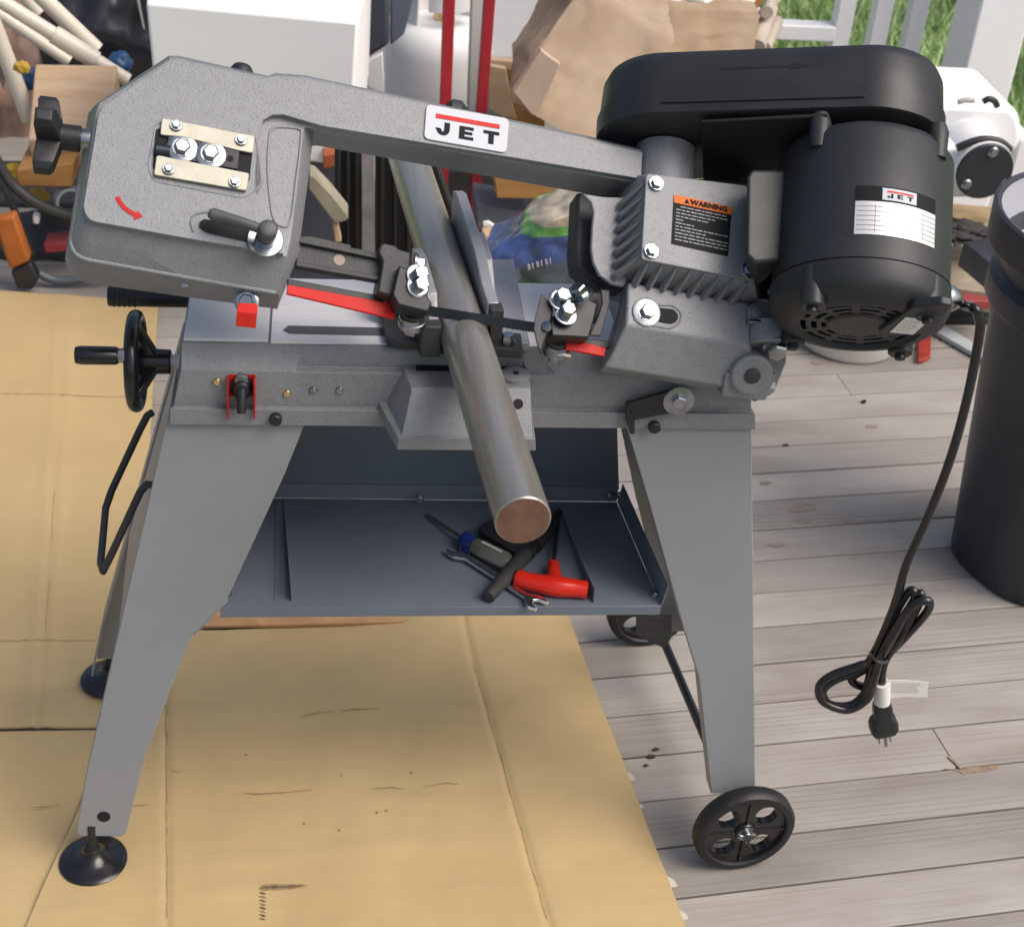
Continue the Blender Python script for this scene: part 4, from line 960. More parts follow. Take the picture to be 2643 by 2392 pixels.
# terminal cover on the end with a white label
def E_(x, y, v): return hit('C', x, y, mo(v), AW)
ve = VS - .046
tc_ = [E_(*q_, ve) for q_ in ((1510, 1400), (1640, 1385), (1690, 1395), (1600, 1520), (1380, 1535), (1352, 1512))]
mb = MB(); mb.prism(tc_, AW * .010); tcov = obj('terminal_cover', mb, M_motor, mot, bevel=.002)
lq = [E_(*q_, ve - .0004) for q_ in ((1478, 1443), (1588, 1455), (1512, 1522), (1405, 1512))]
mb = MB(); mb.prism(lq, -AW * .0004); ll = obj('motor_sticker', mb, M_white, mot, smooth=0)
mb = MB(); X_, Y_ = lq[1] - lq[0], lq[3] - lq[0]; rr = random.Random(8)
for k in range(5):
    y = .2 + .14 * k; a = .12
    for s in range(3):
        e_ = a + rr.uniform(.1, .26); mb.prism([lq[0] + X_ * a + Y_ * y, lq[0] + X_ * e_ + Y_ * y, lq[0] + X_ * e_ + Y_ * (y + .04), lq[0] + X_ * a + Y_ * (y + .04)], -AW * .0006); a = e_ + .04
obj('small_print', mb, mat('print_light_grey', (.5, .45, .45), .6), ll, smooth=0)
# data plate wrapped on the motor body
def cylp(th, v, r): return mo(v) + (AL * cos(th) + AN * sin(th)) * r
def cyl_th(x, y):
    """angle and v of the motor surface under a photo point"""
    d = ray('C', x, y); o = CAM - mo(0)
    du, dn, dv = d.dot(AL), d.dot(AN), d.dot(AW); ou, on_, ov = o.dot(AL), o.dot(AN), o.dot(AW)
    A_ = du * du + dn * dn; B_ = ou * du + on_ * dn; C_ = ou * ou + on_ * on_ - RM * RM
    disc = B_ * B_ - A_ * C_
    t = (-B_ - sqrt(max(disc, 0))) / A_
    return atan2(on_ + dn * t, ou + du * t), ov + dv * t
def wrap(name, q00, q10, q01, m, parent, r, th=.0005, n=14):
    """curved patch: corner angles from photo points"""
    t0, v0_ = q00; t1, v1_ = q10; _, v2_ = q01
    outer, inner = [], []
    mb = MB(); ringsA = []
    for k in range(n + 1):
        s = k / n; tt = t0 + (t1 - t0) * s; vt = v0_ + (v1_ - v0_) * s; vb = v2_ + (v1_ - v0_) * s
        ringsA.append([cylp(tt, vt, r), cylp(tt, vb, r), cylp(tt, vb, r + th), cylp(tt, vt, r + th)])
    mb.loft(ringsA); return obj(name, mb, m, parent, smooth=60)
tl, tr, bl = cyl_th(1252, 855), cyl_th(1612, 905), cyl_th(1252, 925)
vm = (tl[1] + tr[1]) / 2; hb1 = tl[1] - bl[1]
plate = wrap('data_plate', (tl[0], vm), (tr[0], vm), (0, vm - hb1 - .001), M_lblblk, mot, RM + .0002)
H2 = cyl_th(1252, 925)[1] - cyl_th(1252, 1075)[1]
wrap('data_panel', (tl[0], vm - hb1), (tr[0], vm - hb1), (0, vm - hb1 - H2), M_silver, plate, RM + .0004)
j1, j2 = cyl_th(1372, 870)[0], cyl_th(1525, 890)[0]; vj0, vj1 = vm - hb1 * .10, vm - hb1 * .86
wrap('logo_patch', (j1, vj0), (j2, vj0), (0, vj1), M_lblwhite, plate, RM + .0006)
def lw_(a0, b0, a1, b1, m, nm_): return wrap(nm_, (j1 + (j2 - j1) * a0, vj0 + (vj1 - vj0) * b0), (j1 + (j2 - j1) * a1, vj0 + (vj1 - vj0) * b0), (0, vj0 + (vj1 - vj0) * b1), m, plate, RM + .0009, .0004, 4)
lw_(.125, .20, .895, .36, M_red, 'red_stripe')
mbs = [(.235, .43, .300, .80), (.14, .70, .300, .80), (.14, .62, .19, .80), (.415, .43, .480, .80), (.48, .43, .588, .51), (.48, .58, .572, .65), (.48, .72, .588, .80), (.705, .43, .895, .52), (.768, .52, .833, .80)]
for q_ in mbs: lw_(*q_, M_lblblk, 'letter_stroke')
dv = H2
for k in range(1, 7):
    vv = vm - hb1 - dv * k / 7; wrap('grid_line', (tl[0] + .02 * (1 if tr[0] > tl[0] else -1), vv), (tr[0], vv), (0, vv - .0007), M_grey, plate, RM + .0008, .0003, 12)
for s in (.22, .42, .62, .80):
    tt = tl[0] + (tr[0] - tl[0]) * s; wrap('grid_line', (tt, vm - hb1 - .003), (tt + .006 * (1 if tr[0] > tl[0] else -1), vm - hb1 - .003), (0, vm - hb1 - dv * .95), M_grey, plate, RM + .0008, .0003, 2)
# capacitor can on the motor side
cf = NL('C', [(755, 800), (775, 768), (945, 768), (968, 800), (960, 1150), (935, 1190), (790, 1200), (748, 1160)], .085)
cfb = [p - AN * .06 + AL * (.030 if p.dot(AL) < sum(q.dot(AL) for q in cf) / 8 else .0) for p in cf]
mb = MB(); mb.loft([cf, cfb]); obj('capacitor_cover', mb, M_motor, mot, bevel=.012, seg=5)

# ---- blade, guides and guards
def slab(name, v, px, n0, th, m, parent=None, bevel=.001, kind=None):
    mb = MB(); mb.prism(NL(v, px, n0), -AN * th); return obj(name, mb, m, parent or SAW, bevel=bevel)
ga_ = slab('guide_arm', 'E', [(130, 130), (200, 125), (420, 178), (570, 208), (570, 350), (480, 322), (130, 268)], -.038, .012, M_cast, bevel=.0012)
slab('arm_rail', 'E', [(130, 124), (200, 118), (415, 165), (415, 190), (565, 222), (565, 240), (130, 150)], -.032, .012, M_cast, ga_)
slab('arm_rail', 'E', [(130, 250), (565, 328), (565, 352), (130, 276)], -.032, .012, M_cast, ga_)
mb = MB(); mb.lathe(N_('E', 354, 245, -.038), AN, [(.0062, -.002), (.0062, .0006)], 20); obj('arm_hole', mb, mat('brass_dull', (.30, .24, .2), .6), ga_)
hd_ = slab('guide_block', 'E', [(560, 205), (570, 165), (590, 155), (650, 170), (660, 185), (725, 205), (725, 290), (625, 430), (555, 410), (580, 250)], -.022, .045, M_cast, bevel=.003)
slab('guide_bracket', 'E', [(665, 270), (735, 300), (800, 410), (840, 470), (815, 515), (660, 478), (630, 420)], -.010, .03, M_blk, hd_, bevel=.002)
for x, y, r in ((745, 262, .0085),): bolt(hd_, N_('E', x, y, -.024), AL, r, .010, .012, name='guide_bolt')
for x, y in ((760, 325), (762, 382)): bolt(hd_, N_('E', x, y, -.010), AN + AL * .2, .0085, .013, .0125, name='guide_nut')
gd = slab('blade_guard', 'E', [(85, 372), (585, 462), (600, 456), (668, 474), (664, 492), (650, 500), (640, 552), (80, 420)], -.040, .004, M_red, bevel=.0008)
slab('guard_backing', 'E', [(85, 340), (590, 432), (585, 475), (85, 386)], -.044, .006, M_blk, gd)
bc = N_('E', 728, 545, -.052)
for k, (x, y) in enumerate(((735, 540), (1488, 682))):
    p = N_('E', x, y, -.050); mb = MB(); ax_ = V((0, -.25, 1)).normalized(); mb.lathe(p, ax_, [(.0145, -.012), (.0155, -.011), (.0155, -.003), (.0145, -.002), (.0145, .004)], 30); gb = obj('guide_bearing', mb, M_zinc, SAW, smooth=40)
    mb = MB(); mb.lathe(p, ax_, [(.013, .003), (.013, .009)], 24); obj('bearing_cap', mb, M_cast, gb)
    mb = MB(); mb.lathe(p, ax_, [(.009, -.022), (.009, -.011)], 6); obj('bearing_nut', mb, M_zinc, gb)
bA, bB = N_('E', 760, 500, -.045), N_('E', 1420, 600, -.045)
BY = 1.470
bA, bB = onZ('E', 700, 491, .8), onZ('E', 1500, 612, .8)
q0, q1 = hit('E', 700, 493, (0, BY, 0), (0, 1, 0)), hit('E', 1500, 618, (0, BY, 0), (0, 1, 0))
bu = (q1 - q0).normalized(); bvn = V((0, 1, 0)).cross(bu)
if bvn.z < 0: bvn = -bvn
mb = MB(); q_ = [q0 + bvn * .0065, q1 + bvn * .0065, q1 - bvn * .0052, q0 - bvn * .0052]; mb.prism(q_, (0, .0009, 0)); bl_ = obj('blade', mb, M_bladesteel, SAW, smooth=0)
mb = MB(); Lb = (q1 - q0).length; nt_ = int(Lb / .0032); vs_, fs_ = [], []
for k in range(nt_):
    a = q0 - bvn * .005 + bu * (k * .0032); s = .0003 * (-1 if k % 2 else 1); o_ = len(mb.v)
    mb.add([a, a + bu * .0032, a + bu * .0028 - bvn * .0016 + V((0, s, 0)), a + V((0, .0009, 0)), a + bu * .0032 + V((0, .0009, 0)), a + bu * .0028 - bvn * .0016 + V((0, .0009 + s, 0))], [(0, 1, 2), (3, 5, 4), (0, 3, 4, 1), (1, 4, 5, 2), (2, 5, 3, 0)])
obj('blade_teeth', mb, M_bladesteel, bl_, smooth=0, kind='stuff')
# right guide
rg_ = slab('guide_block', 'E', [(1450, 545), (1640, 440), (1700, 470), (1680, 560), (1655, 650), (1560, 645), (1460, 640)], -.012, .03, M_blk, bevel=.002)
mb = MB(); fp = NL('E', [(1405, 418), (1465, 480), (1462, 520), (1440, 600), (1400, 722), (1385, 690), (1365, 600), (1372, 545)], -.010); mb.prism(fp, AL * .004 - AN * .012); obj('blade_wiper', mb, M_cast, rg_, bevel=.001)
mb = MB(); mb.lathe(N_('E', 1436, 590, -.008), AN - AL * .8, [(.006, 0), (.0055, .003), (.002, .004)], 16); obj('wiper_screw', mb, M_zinc, rg_, smooth=50)
bolt(rg_, N_('E', 1610, 430, -.004), AN * .6 - AL * .6 + AW * .5, .0095, .012, .0145, name='guide_bolt')
for x, y in ((1505, 452), (1532, 525)): bolt(rg_, N_('E', x, y, -.006), AN + AW * .2, .009, .013, .0135, name='guide_nut')
slab('guide_stem', 'E', [(1640, 400), (1760, 400), (1760, 460), (1700, 560), (1640, 520)], -.03, .03, M_cast, rg_, bevel=.004)
slab('guide_strap', 'E', [(1715, 395), (1762, 402), (1762, 470), (1715, 640), (1655, 635), (1700, 540), (1722, 470)], -.012, .004, M_cast, rg_, bevel=.0012)
gd2 = slab('blade_guard', 'E', [(1545, 642), (1640, 652), (1625, 672), (1745, 700), (1735, 745), (1530, 708)], -.036, .004, M_red, bevel=.0008)
slab('guard_backing', 'E', [(1600, 650), (1760, 665), (1760, 705), (1605, 678)], -.039, .006, M_blk, gd2)
slab('brass_shoe', 'E', [(1515, 718), (1568, 726), (1562, 752), (1520, 748)], -.046, .01, M_zplate, rg_)

# ---- power cord with tied coil, tag and plug
YC = 1.42
g0 = mo(VS - .026) + AL * (RM + .002)
gl = hit('R6', 505, 1300, mo(.0), AN)
gp = N_('C', 1690, 1365, nm - .01)
mb = MB(); mb.lathe(gp - AL * .02, AL, [(.017, 0), (.017, .012), (.0145, .02), (.009, .028)], 24); obj('cord_gland', mb, M_zinc, mot, smooth=50)
def cy(v, x, y, dy=0): return onY(v, x, y, YC + dy)
path = [gp, N_('C', 1745, 1390, nm - .01), cy('C', 1790, 1405), cy('C', 1812, 1450), cy('C', 1812, 1530), cy('T', 1905, 780), cy('T', 1872, 900), cy('T', 1830, 1010), cy('T', 1785, 1110), cy('T', 1765, 1180), cy('T', 1740, 1245), cy('T', 1712, 1300)]
path += [cy('C2', *q_, d) for q_, d in (((560, 720), .0), ((330, 800), .004), ((215, 900), .004), ((250, 1030), .0), ((450, 1100), -.006), ((620, 1010), -.008), ((680, 850), -.01), ((740, 650), -.01), ((860, 430), -.012), ((1000, 220), -.016), ((1140, 165), -.018), ((1150, 240), -.014), ((1020, 400), -.004), ((780, 640), .008), ((560, 760), .012), ((340, 850), .012), ((245, 940), .008), ((300, 1050), .004), ((480, 1060), .0), ((600, 960), .002), ((650, 800), .004), ((720, 560), .006), ((850, 300), .006), ((960, 110), .004), ((1020, 80), .0), ((1030, 180), -.004), ((930, 420), .002), ((760, 660), .012), ((520, 800), .016), ((500, 860), .014), ((580, 900), .012), ((660, 890), .010), ((735, 800), .006), ((760, 720), .004), ((770, 640), .002), ((900, 380), -.002), ((1050, 130), -.004), ((1085, 110), -.006), ((1075, 170), -.006), ((950, 420), .0), ((800, 640), .0), ((755, 760), .0), ((750, 860), .0), ((752, 1050), .0))]
mb = MB(); mb.tube(smooth_path(path, 7), .0056, 10); cord = obj('power_cord', mb, M_glossblk, SAW, smooth=80)
mb = MB(); tie = [cy('C2', *q_, d) for q_, d in (((660, 640), -.02), ((720, 690), -.032), ((785, 690), -.02), ((790, 660), .01), ((720, 620), .022), ((655, 610), .005), ((660, 640), -.02))]
mb.tube(smooth_path(tie, 6), .0022, 6); obj('twist_tie', mb, M_cast, cord)
mb = MB(); ca, cb = cy('C2', 752, 868), cy('C2', 752, 1035); mb.cyl(ca, cb, .0105, seg=20)
tg = [cy('C2', *q_, -.002) for q_ in ((790, 845), (960, 848), (1150, 865), (1142, 995), (960, 985), (790, 1005))]; mb.prism(tg, (0, .0008, 0)); tagm = obj('cord_tag', mb, mat('paper_tag', (.72, .71, .68), .5), cord, smooth=30)
mb = MB(); rr = random.Random(4)
for k in range(6):
    y = 872 + k * 15; x = 835
    while x < 1050:
        e_ = x + rr.uniform(14, 40); mb.prism([cy('C2', x, y, -.0025), cy('C2', e_, y + .3, -.0025), cy('C2', e_, y + 5, -.0025), cy('C2', x, y + 5, -.0025)], (0, -.0002, 0)); x = e_ + 7
obj('small_print', mb, mat('print_light_grey', (.5, .45, .45)), tagm, smooth=0)
mb = MB(); pa, pb_ = cy('C2', 752, 1040), cy('C2', 768, 1290); pd = (pb_ - pa); ln = pd.length; pd.normalize()
sx_ = V((0, 1, 0)).cross(pd).normalized()
def pr(h, a, b): c = pa + pd * h; return rounded([c + sx_ * a + V((0, b, 0)), c - sx_ * a + V((0, b, 0)), c - sx_ * a - V((0, b, 0)), c + sx_ * a - V((0, b, 0))], min(a, b) * .6, 3)
mb.loft([pr(0, .011, .009), pr(.010, .0125, .010), pr(.024, .012, .010), pr(.030, .0165, .012), pr(.038, .0185, .0135), pr(ln - .008, .0185, .0135), pr(ln, .015, .011)]); plug = obj('plug', mb, M_blk, cord, bevel=.0006, smooth=40)
mb = MB()
for s in (-1, 1): c = pb_ + sx_ * s * .0075; mb.box(c + pd * .009, sx_ * .0009, V((0, .003, 0)), pd * .009)
mb.cyl(pb_ + V((0, -.006, 0)), pb_ + V((0, -.006, 0)) + pd * .02, .0024, seg=10); obj('plug_prongs', mb, M_zinc, plug)

# ================================================================== marks on the cardboard
def decal(nm, strip, m, parent, hf, lift=.0008, v='K', sub=6):
    """strip: list of (x, y, half width) photo points of a mark lying on a sheet"""
    mb = MB(); top = []; pts = [V(s) for s in strip]
    fine = []
    for i in range(len(pts) - 1):
        for k in range(sub): fine.append(pts[i].lerp(pts[i + 1], k / sub))
    fine.append(pts[-1]); L_, R_ = [], []
    for i, p in enumerate(fine):
        d = fine[min(i + 1, len(fine) - 1)] - fine[max(i - 1, 0)]; d = V((d.x, d.y, 0)).normalized(); s = V((-d.y, d.x, 0))
        for lst, sg in ((L_, 1), (R_, -1)):
            jit = 1 + .35 * noise.noise(V((i * .9, sg * 3.1, p.x * .01)))
            q = p + s * (p.z * sg * jit); g_ = onZ(v, q.x, q.y, .012); g_.z = hf(g_) + lift; lst.append(g_)
    n = len(L_); mb.add(L_ + R_, [(i, i + 1, n + i + 1, n + i) for i in range(n - 1)])
    return obj(nm, mb, m, parent, smooth=0)
def hz(p): return .008 + h_main(0, 0, V((p.x, p.y, .008)))
st1 = mat('stain_brown', (.27, .175, .075), .75, var=.5, vscale=90)
st2 = mat('stain_dark', (.10, .085, .06), .8, var=.6, vscale=160)
decal('stain', [(1352, 1605, 2), (1372, 1600, 14), (1450, 1597, 16), (1530, 1592, 12), (1600, 1586, 2)], st1, card, hz, .0007)
decal('stain', [(1370, 1602, 3), (1420, 1600, 5), (1500, 1594, 3), (1570, 1588, 1)], st2, card, hz, .0011)
for k in range(9): decal('stain', [(1350, 1608 + k * 19, 1.5), (1368, 1612 + k * 19, 5 + (k % 3)), (1384, 1616 + k * 19, 1.5)], st2 if k % 2 else st1, card, hz, .0008)
for s in ([(1268, 1103, 1), (1330, 1108, 3.2), (1450, 1102, 2.2), (1622, 1088, 1)], [(1575, 711, 1), (1640, 700, 2.6), (1740, 690, 1)], [(1780, 690, 2), (1830, 684, 3), (1975, 678, 1)], [(170, 1186, 1), (230, 1184, 2.6), (315, 1170, 1)], [(690, 1175, 1), (735, 1170, 2.6), (775, 1168, 1)], [(760, 985, 1), (785, 988, 1.4)], [(890, 996, 1), (945, 1000, 1.8)], [(1940, 1086, 1), (2040, 1082, 2.6), (2100, 1092, 1)], [(2200, 1084, 1), (2320, 1070, 2), (2380, 1074, 1)]):
    decal('crease', s, mat('crease_dark', (.27, .175, .085), .8, var=.4, vscale=80), card, hz, .0009)
for x, y in ((1280, 905), (1580, 1262), (1765, 1300), (1960, 1210), (2010, 1200), (1775, 1015), (2140, 1010)):
    decal('puncture', [(x - 8, y, 2), (x, y, 6), (x + 8, y - 2, 2)], mat('crease_dark', (.27, .175, .085)), card, hz, .0009, sub=2)
# torn white paper edge on the right rim of the sheet
M_torn = mat('torn_paper', (.55, .50, .42), .85)
rr = random.Random(21)
for k in range(16):
    t = .03 + .42 * k / 16; e_ = cB.lerp(cC, t); e_.z = hz(e_) - .002
    if rr.random() < .68: continue
    s = rr.uniform(.003, .011); mb = MB(); mb.prism([e_, e_ + V((s, .002, 0)), e_ + V((s * .7, s * 1.3, 0)), e_ + (cC - cB).normalized() * s * 2.2], (0, 0, .0012)); obj('torn_edge', mb, M_torn, card, smooth=0)

# ================================================================== tools lying in the chip tray
def tz(x, y, h): return onZ('Z5', x, y, TZ + h)
T0 = thing('screwdriver', 'slim screwdriver with blue collar and clear handle lying in the chip tray', 'screwdriver', tz(1150, 570, 0))
a, b_, c_, d_ = tz(968, 447, .004), tz(1118, 545, .012), tz(1166, 578, .013), tz(1318, 655, .0125)
mb = MB(); mb.tube([a, a.lerp(b_, .08), b_], [.0016, .0027, .0027], 12); obj('shaft', mb, M_zinc, T0)
mb = MB(); mb.tube([b_, b_.lerp(c_, .2), b_.lerp(c_, .5), c_], [.0075, .0125, .0125, .0098], 20); obj('collar', mb, mat('clear_blue_plastic', (.01, .025, .16), .15, coat=.5), T0, smooth=50)
mb = MB(); ax_ = (d_ - c_); L_ = ax_.length; ax_.normalize(); sx2 = ax_.cross(V((0, 0, 1))).normalized(); sz2 = sx2.cross(ax_)
rings = []
for h, r in ((0, .010), (.01, .0122), (L_ - .008, .0125), (L_, .009)):
    rings.append([c_ + ax_ * h + (sx2 * cos(q) + sz2 * sin(q)) * r * (1 + .07 * cos(6 * q)) for q in [2 * pi * k / 36 for k in range(36)]])
mb.loft(rings); obj('handle', mb, mat('smoky_clear_plastic', (.10, .105, .085), .12, coat=.6), T0, smooth=50)
mb = MB(); e = c_.lerp(d_, .2) + sz2 * .0126; f_ = c_.lerp(d_, .75) + sz2 * .0126; mb.prism([e - sx2 * .002, f_ - sx2 * .002, f_ + sx2 * .002, e + sx2 * .002], sz2 * .0005); obj('imprint', mb, mat('imprint_pale', (.4, .42, .42)), T0, smooth=0)

T1 = thing('combination_wrench', 'shiny open ended wrench lying under the screwdriver in the tray', 'wrench', tz(1250, 700, 0))
a, b_ = tz(1128, 628, .004), tz(1395, 800, .005); d = (b_ - a); d.z = 0; ln = d.length; d.normalize(); s = V((-d.y, d.x, 0))
def wp_(t, o): return a + d * t + s * o
head = [wp_(.006, -.0055), wp_(-.006, -.0145), wp_(-.018, -.0145), wp_(-.027, -.0085), wp_(-.0135, -.0055), wp_(-.0085, 0), wp_(-.0135, .0055), wp_(-.026, .012), wp_(-.016, .0165), wp_(-.003, .0135), wp_(.006, .0055)]
tail = [wp_(ln - .004, .0045), wp_(ln + .004, .0115), wp_(ln + .013, .014), wp_(ln + .0245, .0095), wp_(ln + .012, .0055), wp_(ln + .0075, 0), wp_(ln + .012, -.0055), wp_(ln + .0235, -.0105), wp_(ln + .012, -.0145), wp_(ln + .004, -.0115), wp_(ln - .004, -.0045)]
mb = MB(); mb.prism(head + tail, (0, 0, .0055)); obj('wrench_body', mb, mat('chrome', (.78, .79, .80), .14, metal=1.0), T1, bevel=.0012)
T2 = thing('hex_key', 'red handled T hex key lying in the chip tray', 'hex key', tz(1500, 720, 0))
hp = smooth_path([tz(1342, 708, .012), tz(1400, 728, .0125), tz(1500, 745, .013), tz(1590, 755, .0125), tz(1640, 762, .012)], 6)
mb = MB(); mb.tube(hp, [.008] + [.0118] * (len(hp) // 2 - 4) + [.0132] * 8 + [.0125] * (len(hp) - len(hp) // 2 - 6) + [.010, .006][:1], 18) if False else mb.tube(hp, [(.0085 if i in (0, len(hp) - 1) else .0115 + .0022 * math.exp(-((i - len(hp) * .5) / 4) ** 2)) for i in range(len(hp))], 18)
mb.tube([tz(1505, 742, .0125), tz(1498, 700, .0125), tz(1497, 655, .0125)], [.0125, .0095, .0078], 18); obj('grip', mb, M_redplastic, T2, smooth=60)
mb = MB(); mb.tube([tz(1497, 662, .0125), tz(1522, 432, .010)], .0032, 6); obj('hex_shaft', mb, M_blk, T2)
T3 = thing('crank_tool', 'black steel rod tool with a thick head lying under the end of the bar', 'crank tool', tz(1330, 640, 0))
mb = MB(); mb.tube([tz(1385, 605, .018), tz(1378, 615, .018), tz(1225, 790, .011)], [.006, .0105, .0088], 18); obj('rod', mb, M_cast, T3, smooth=50)
mb = MB(); mb.prism(rounded([tz(1172, 545, .006), tz(1265, 485, .006), tz(1440, 520, .006), tz(1440, 600, .006), tz(1400, 655, .006), tz(1330, 640, .006)], .01, 3), (0, 0, .016)); obj('head', mb, M_blk, T3, bevel=.003)
mb = MB(); mb.tube([tz(1420, 580, .02), tz(1470, 520, .016), tz(1520, 440, .012)], [.010, .009, .006], 16); obj('arm', mb, M_blk, T3, smooth=50)

# ================================================================== behind the saw
def slabY(name, v, pts, y, depth, m, label=None, cat=None, bevel=.004, parent=None, round_=0):
    q = [onY(v, *p, y) for p in pts]
    if round_: q = rounded(q, round_, 4)
    mb = MB(); mb.prism(q, (0, depth, 0)); o = obj(name, mb, m, parent, bevel=bevel)
    if label: tag(o, label, cat)
    return o
def blob(name, c, r, m, seed, amp=.18, fr=3.0, rot=0, parent=None, sub=4, flat=None):
    bm = bmesh.new(); bmesh.ops.create_icosphere(bm, subdivisions=sub, radius=1)
    R_ = Matrix.Rotation(rot, 3, 'Z')
    mb = MB()
    for v_ in bm.verts:
        p = v_.co.copy(); k = 1 + amp * noise.noise(p * fr + V((seed, seed * 2.3, 0))) + amp * .5 * noise.noise(p * fr * 2.7 + V((0, seed, 0)))
        q = V((p.x * r[0], p.y * r[1], p.z * r[2])) * k
        mb.v.append(V(c) + R_ @ q)
    bm.verts.index_update(); mb.f = [tuple(v_.index for v_ in f.verts) for f in bm.faces]; bm.free()
    return obj(name, mb, m, parent, smooth=flat or 70)
def crumple(name, corners_front, depth, m, seed, amp=.012, cuts=22, parent=None):
    """paper bag: a box through four front corners, finely divided and creased"""
    bm = bmesh.new(); f = [bm.verts.new(p) for p in corners_front]; k = [bm.verts.new(p + V(depth)) for p in corners_front]
    bm.faces.new(f); bm.faces.new(k[::-1])
    for i in range(4): bm.faces.new((f[i], k[i], k[(i + 1) % 4], f[(i + 1) % 4]))
    bmesh.ops.recalc_face_normals(bm, faces=bm.faces)
    bmesh.ops.subdivide_edges(bm, edges=bm.edges[:], cuts=cuts, use_grid_fill=True); bm.normal_update()
    for v_ in bm.verts:
        p = v_.co; h = noise.noise(p * 4 + V((seed, 0, 0))); ff = 0
        for fq, k_ in ((8.0, .75), (18.0, .32)):
            q_ = p * fq + V((seed, seed, 0)); c_ = noise.voronoi(q_)[1][0]; rv_ = noise.noise_vector(c_ * 3.7 + V((2.2, 0, 1.1)))
            ff += (q_ - c_).dot(rv_) * k_
        v_.co = p + v_.normal * (amp * 1.3 * h + amp * 1.1 * ff) + V((noise.noise(p * 7), noise.noise(p * 7 + V((9, 0, 0))), noise.noise(p * 7 + V((0, 9, 0))))) * amp
    mb = MB(); bm.verts.index_update(); mb.v = [v_.co.copy() for v_ in bm.verts]; mb.f = [tuple(v_.index for v_ in f_.verts) for f_ in bm.faces]; bm.free()
    return obj(name, mb, m, parent, smooth=48)

# ---- white foam box and what carries it
yF = 2.95
tl_ = onY('A', 845, 20, yF); tr_ = onZ('P8', 1062, 130, tl_.z); zb_ = onY('V', 300, 66, yF).z
dirx = (tr_ - tl_); dirx.z = 0; W_ = dirx.length; dirx.normalize(); diry = V((-dirx.y, dirx.x, 0))
FB = thing('foam_box', 'large white foam box standing behind the left end of the saw frame', 'foam box', (tl_.x + .25, tl_.y + .15, zb_))
def fbp(a, b, z): return V((tl_.x, tl_.y, 0)) + dirx * a + diry * b + V((0, 0, z))
mb = MB(); zt_ = tl_.z
mb.loft([[fbp(.012, 0, zb_), fbp(W_ - .012, 0, zb_), fbp(W_ - .02, .34, zb_), fbp(-.05, .34, zb_)], [fbp(0, 0, zt_), fbp(W_, 0, zt_), fbp(W_ - .02, .36, zt_), fbp(-.085, .36, zt_)]])
obj('box_body', mb, M_foam, FB, bevel=.006, seg=3)
mb = MB(); mb.prism([fbp(-.06, .2, zt_ - .12), fbp(-.066, .215, zt_ - .12), fbp(-.082, .2, zt_ + .01), fbp(-.06, .15, zt_ + .01)], (-.003, 0, 0)); obj('side_rib', mb, M_white, FB, bevel=.001)
# stack under it
slabY('plastic_tote', 'V', [(-420, 20), (560, 20), (560, 1400), (-420, 1400)], 3.05, .4, M_bin, 'dark blue plastic tote underneath the white foam box', 'tote', bevel=.01)
slabY('clay_brick', 'V', [(205, 82), (420, 62), (470, 22), (662, 8), (662, 128), (212, 226)], 2.86, .09, M_brick, 'red clay brick just below the foam box behind the frame opening', 'brick', bevel=.003)
# timber stick with a sawn end, galvanised post, black panels
slabY('timber_offcut', 'V', [(70, 270), (130, 300), (300, 480), (460, 680), (462, 720), (430, 745), (330, 768), (290, 720), (60, 420)], 2.55, .05, mat('weathered_stick', (.30, .27, .20), .85, var=.25, vscale=20), 'weathered timber offcut with a pale sawn end seen through the frame opening', 'timber', bevel=.003)
slabY('timber_offcut', 'V', [(305, 770), (350, 775), (395, 950), (330, 960)], 2.56, .03, M_wood, 'short pale timber stub below the weathered offcut', 'timber', bevel=.002)
o = slabY('galvanised_post', 'V', [(598, 20), (718, 30), (728, 1060), (598, 1050)], 2.62, .02, mat('galvanised_steel', (.30, .29, .29), .5, metal=.5, var=.2, vscale=20), 'galvanised steel strip standing upright behind the vise', 'steel strip', bevel=.001)
for x0, x1, lb, y in ((325, 590, 'left black ribbed plastic panel beside the galvanised strip', 2.75), (735, 1120, 'right black ribbed plastic panel behind the round bar', 2.72)):
    pr_ = thing('ribbed_panel', lb, 'plastic panel', onY('V', (x0 + x1) / 2, 1300, y))
    slabY('panel', 'V', [(x0, -60), (x1, -60), (x1 + 30, 1300), (x0 - 10, 1300)], y, .03, M_blk, parent=pr_)
    for k in range(3):
        xx = x0 + (x1 - x0) * (k + .5) / 3; slabY('rib', 'V', [(xx - 22, -50), (xx + 22, -50), (xx + 30, 1290), (xx - 14, 1290)], y - .015, .016, M_blk, parent=pr_, bevel=.004)
slabY('rubber_strip', 'V', [(1275, 130), (1350, 150), (1500, 600), (1625, 760), (1560, 1000), (1490, 800)], 2.6, .06, M_rub, 'black rubber strip leaning right of the round bar', 'rubber strip', bevel=.004)
# dark tote, grey block, golden board
slabY('plastic_tote', 'X3', [(-320, 120), (420, 150), (920, 430), (1700, 470), (1700, 1150), (-320, 1150)], 3.25, .4, mat('dark_grey_plastic', (.07, .07, .072), .6), 'dark grey plastic tote behind the red hand truck', 'tote', bevel=.01)
slabY('slate_block', 'X3', [(180, 470), (680, 555), (690, 700), (420, 740), (180, 700)], 2.95, .12, mat('slate_block', (.10, .115, .145), .7), 'blue grey block lying beside the red hand truck post', 'block', bevel=.004)
slabY('pink_rag', 'X3', [(35, 440), (130, 520), (140, 640), (60, 650)], 2.85, .03, mat('pink_cloth', (.50, .16, .14), .9), 'small pink rag left of the red post', 'rag', bevel=.004)
slabY('paint_stick', 'X3', [(245, 640), (300, 632), (360, 672), (330, 690), (245, 682)], 2.88, .01, M_white, 'white stick end poking out right of the red post', 'stick', bevel=.002)
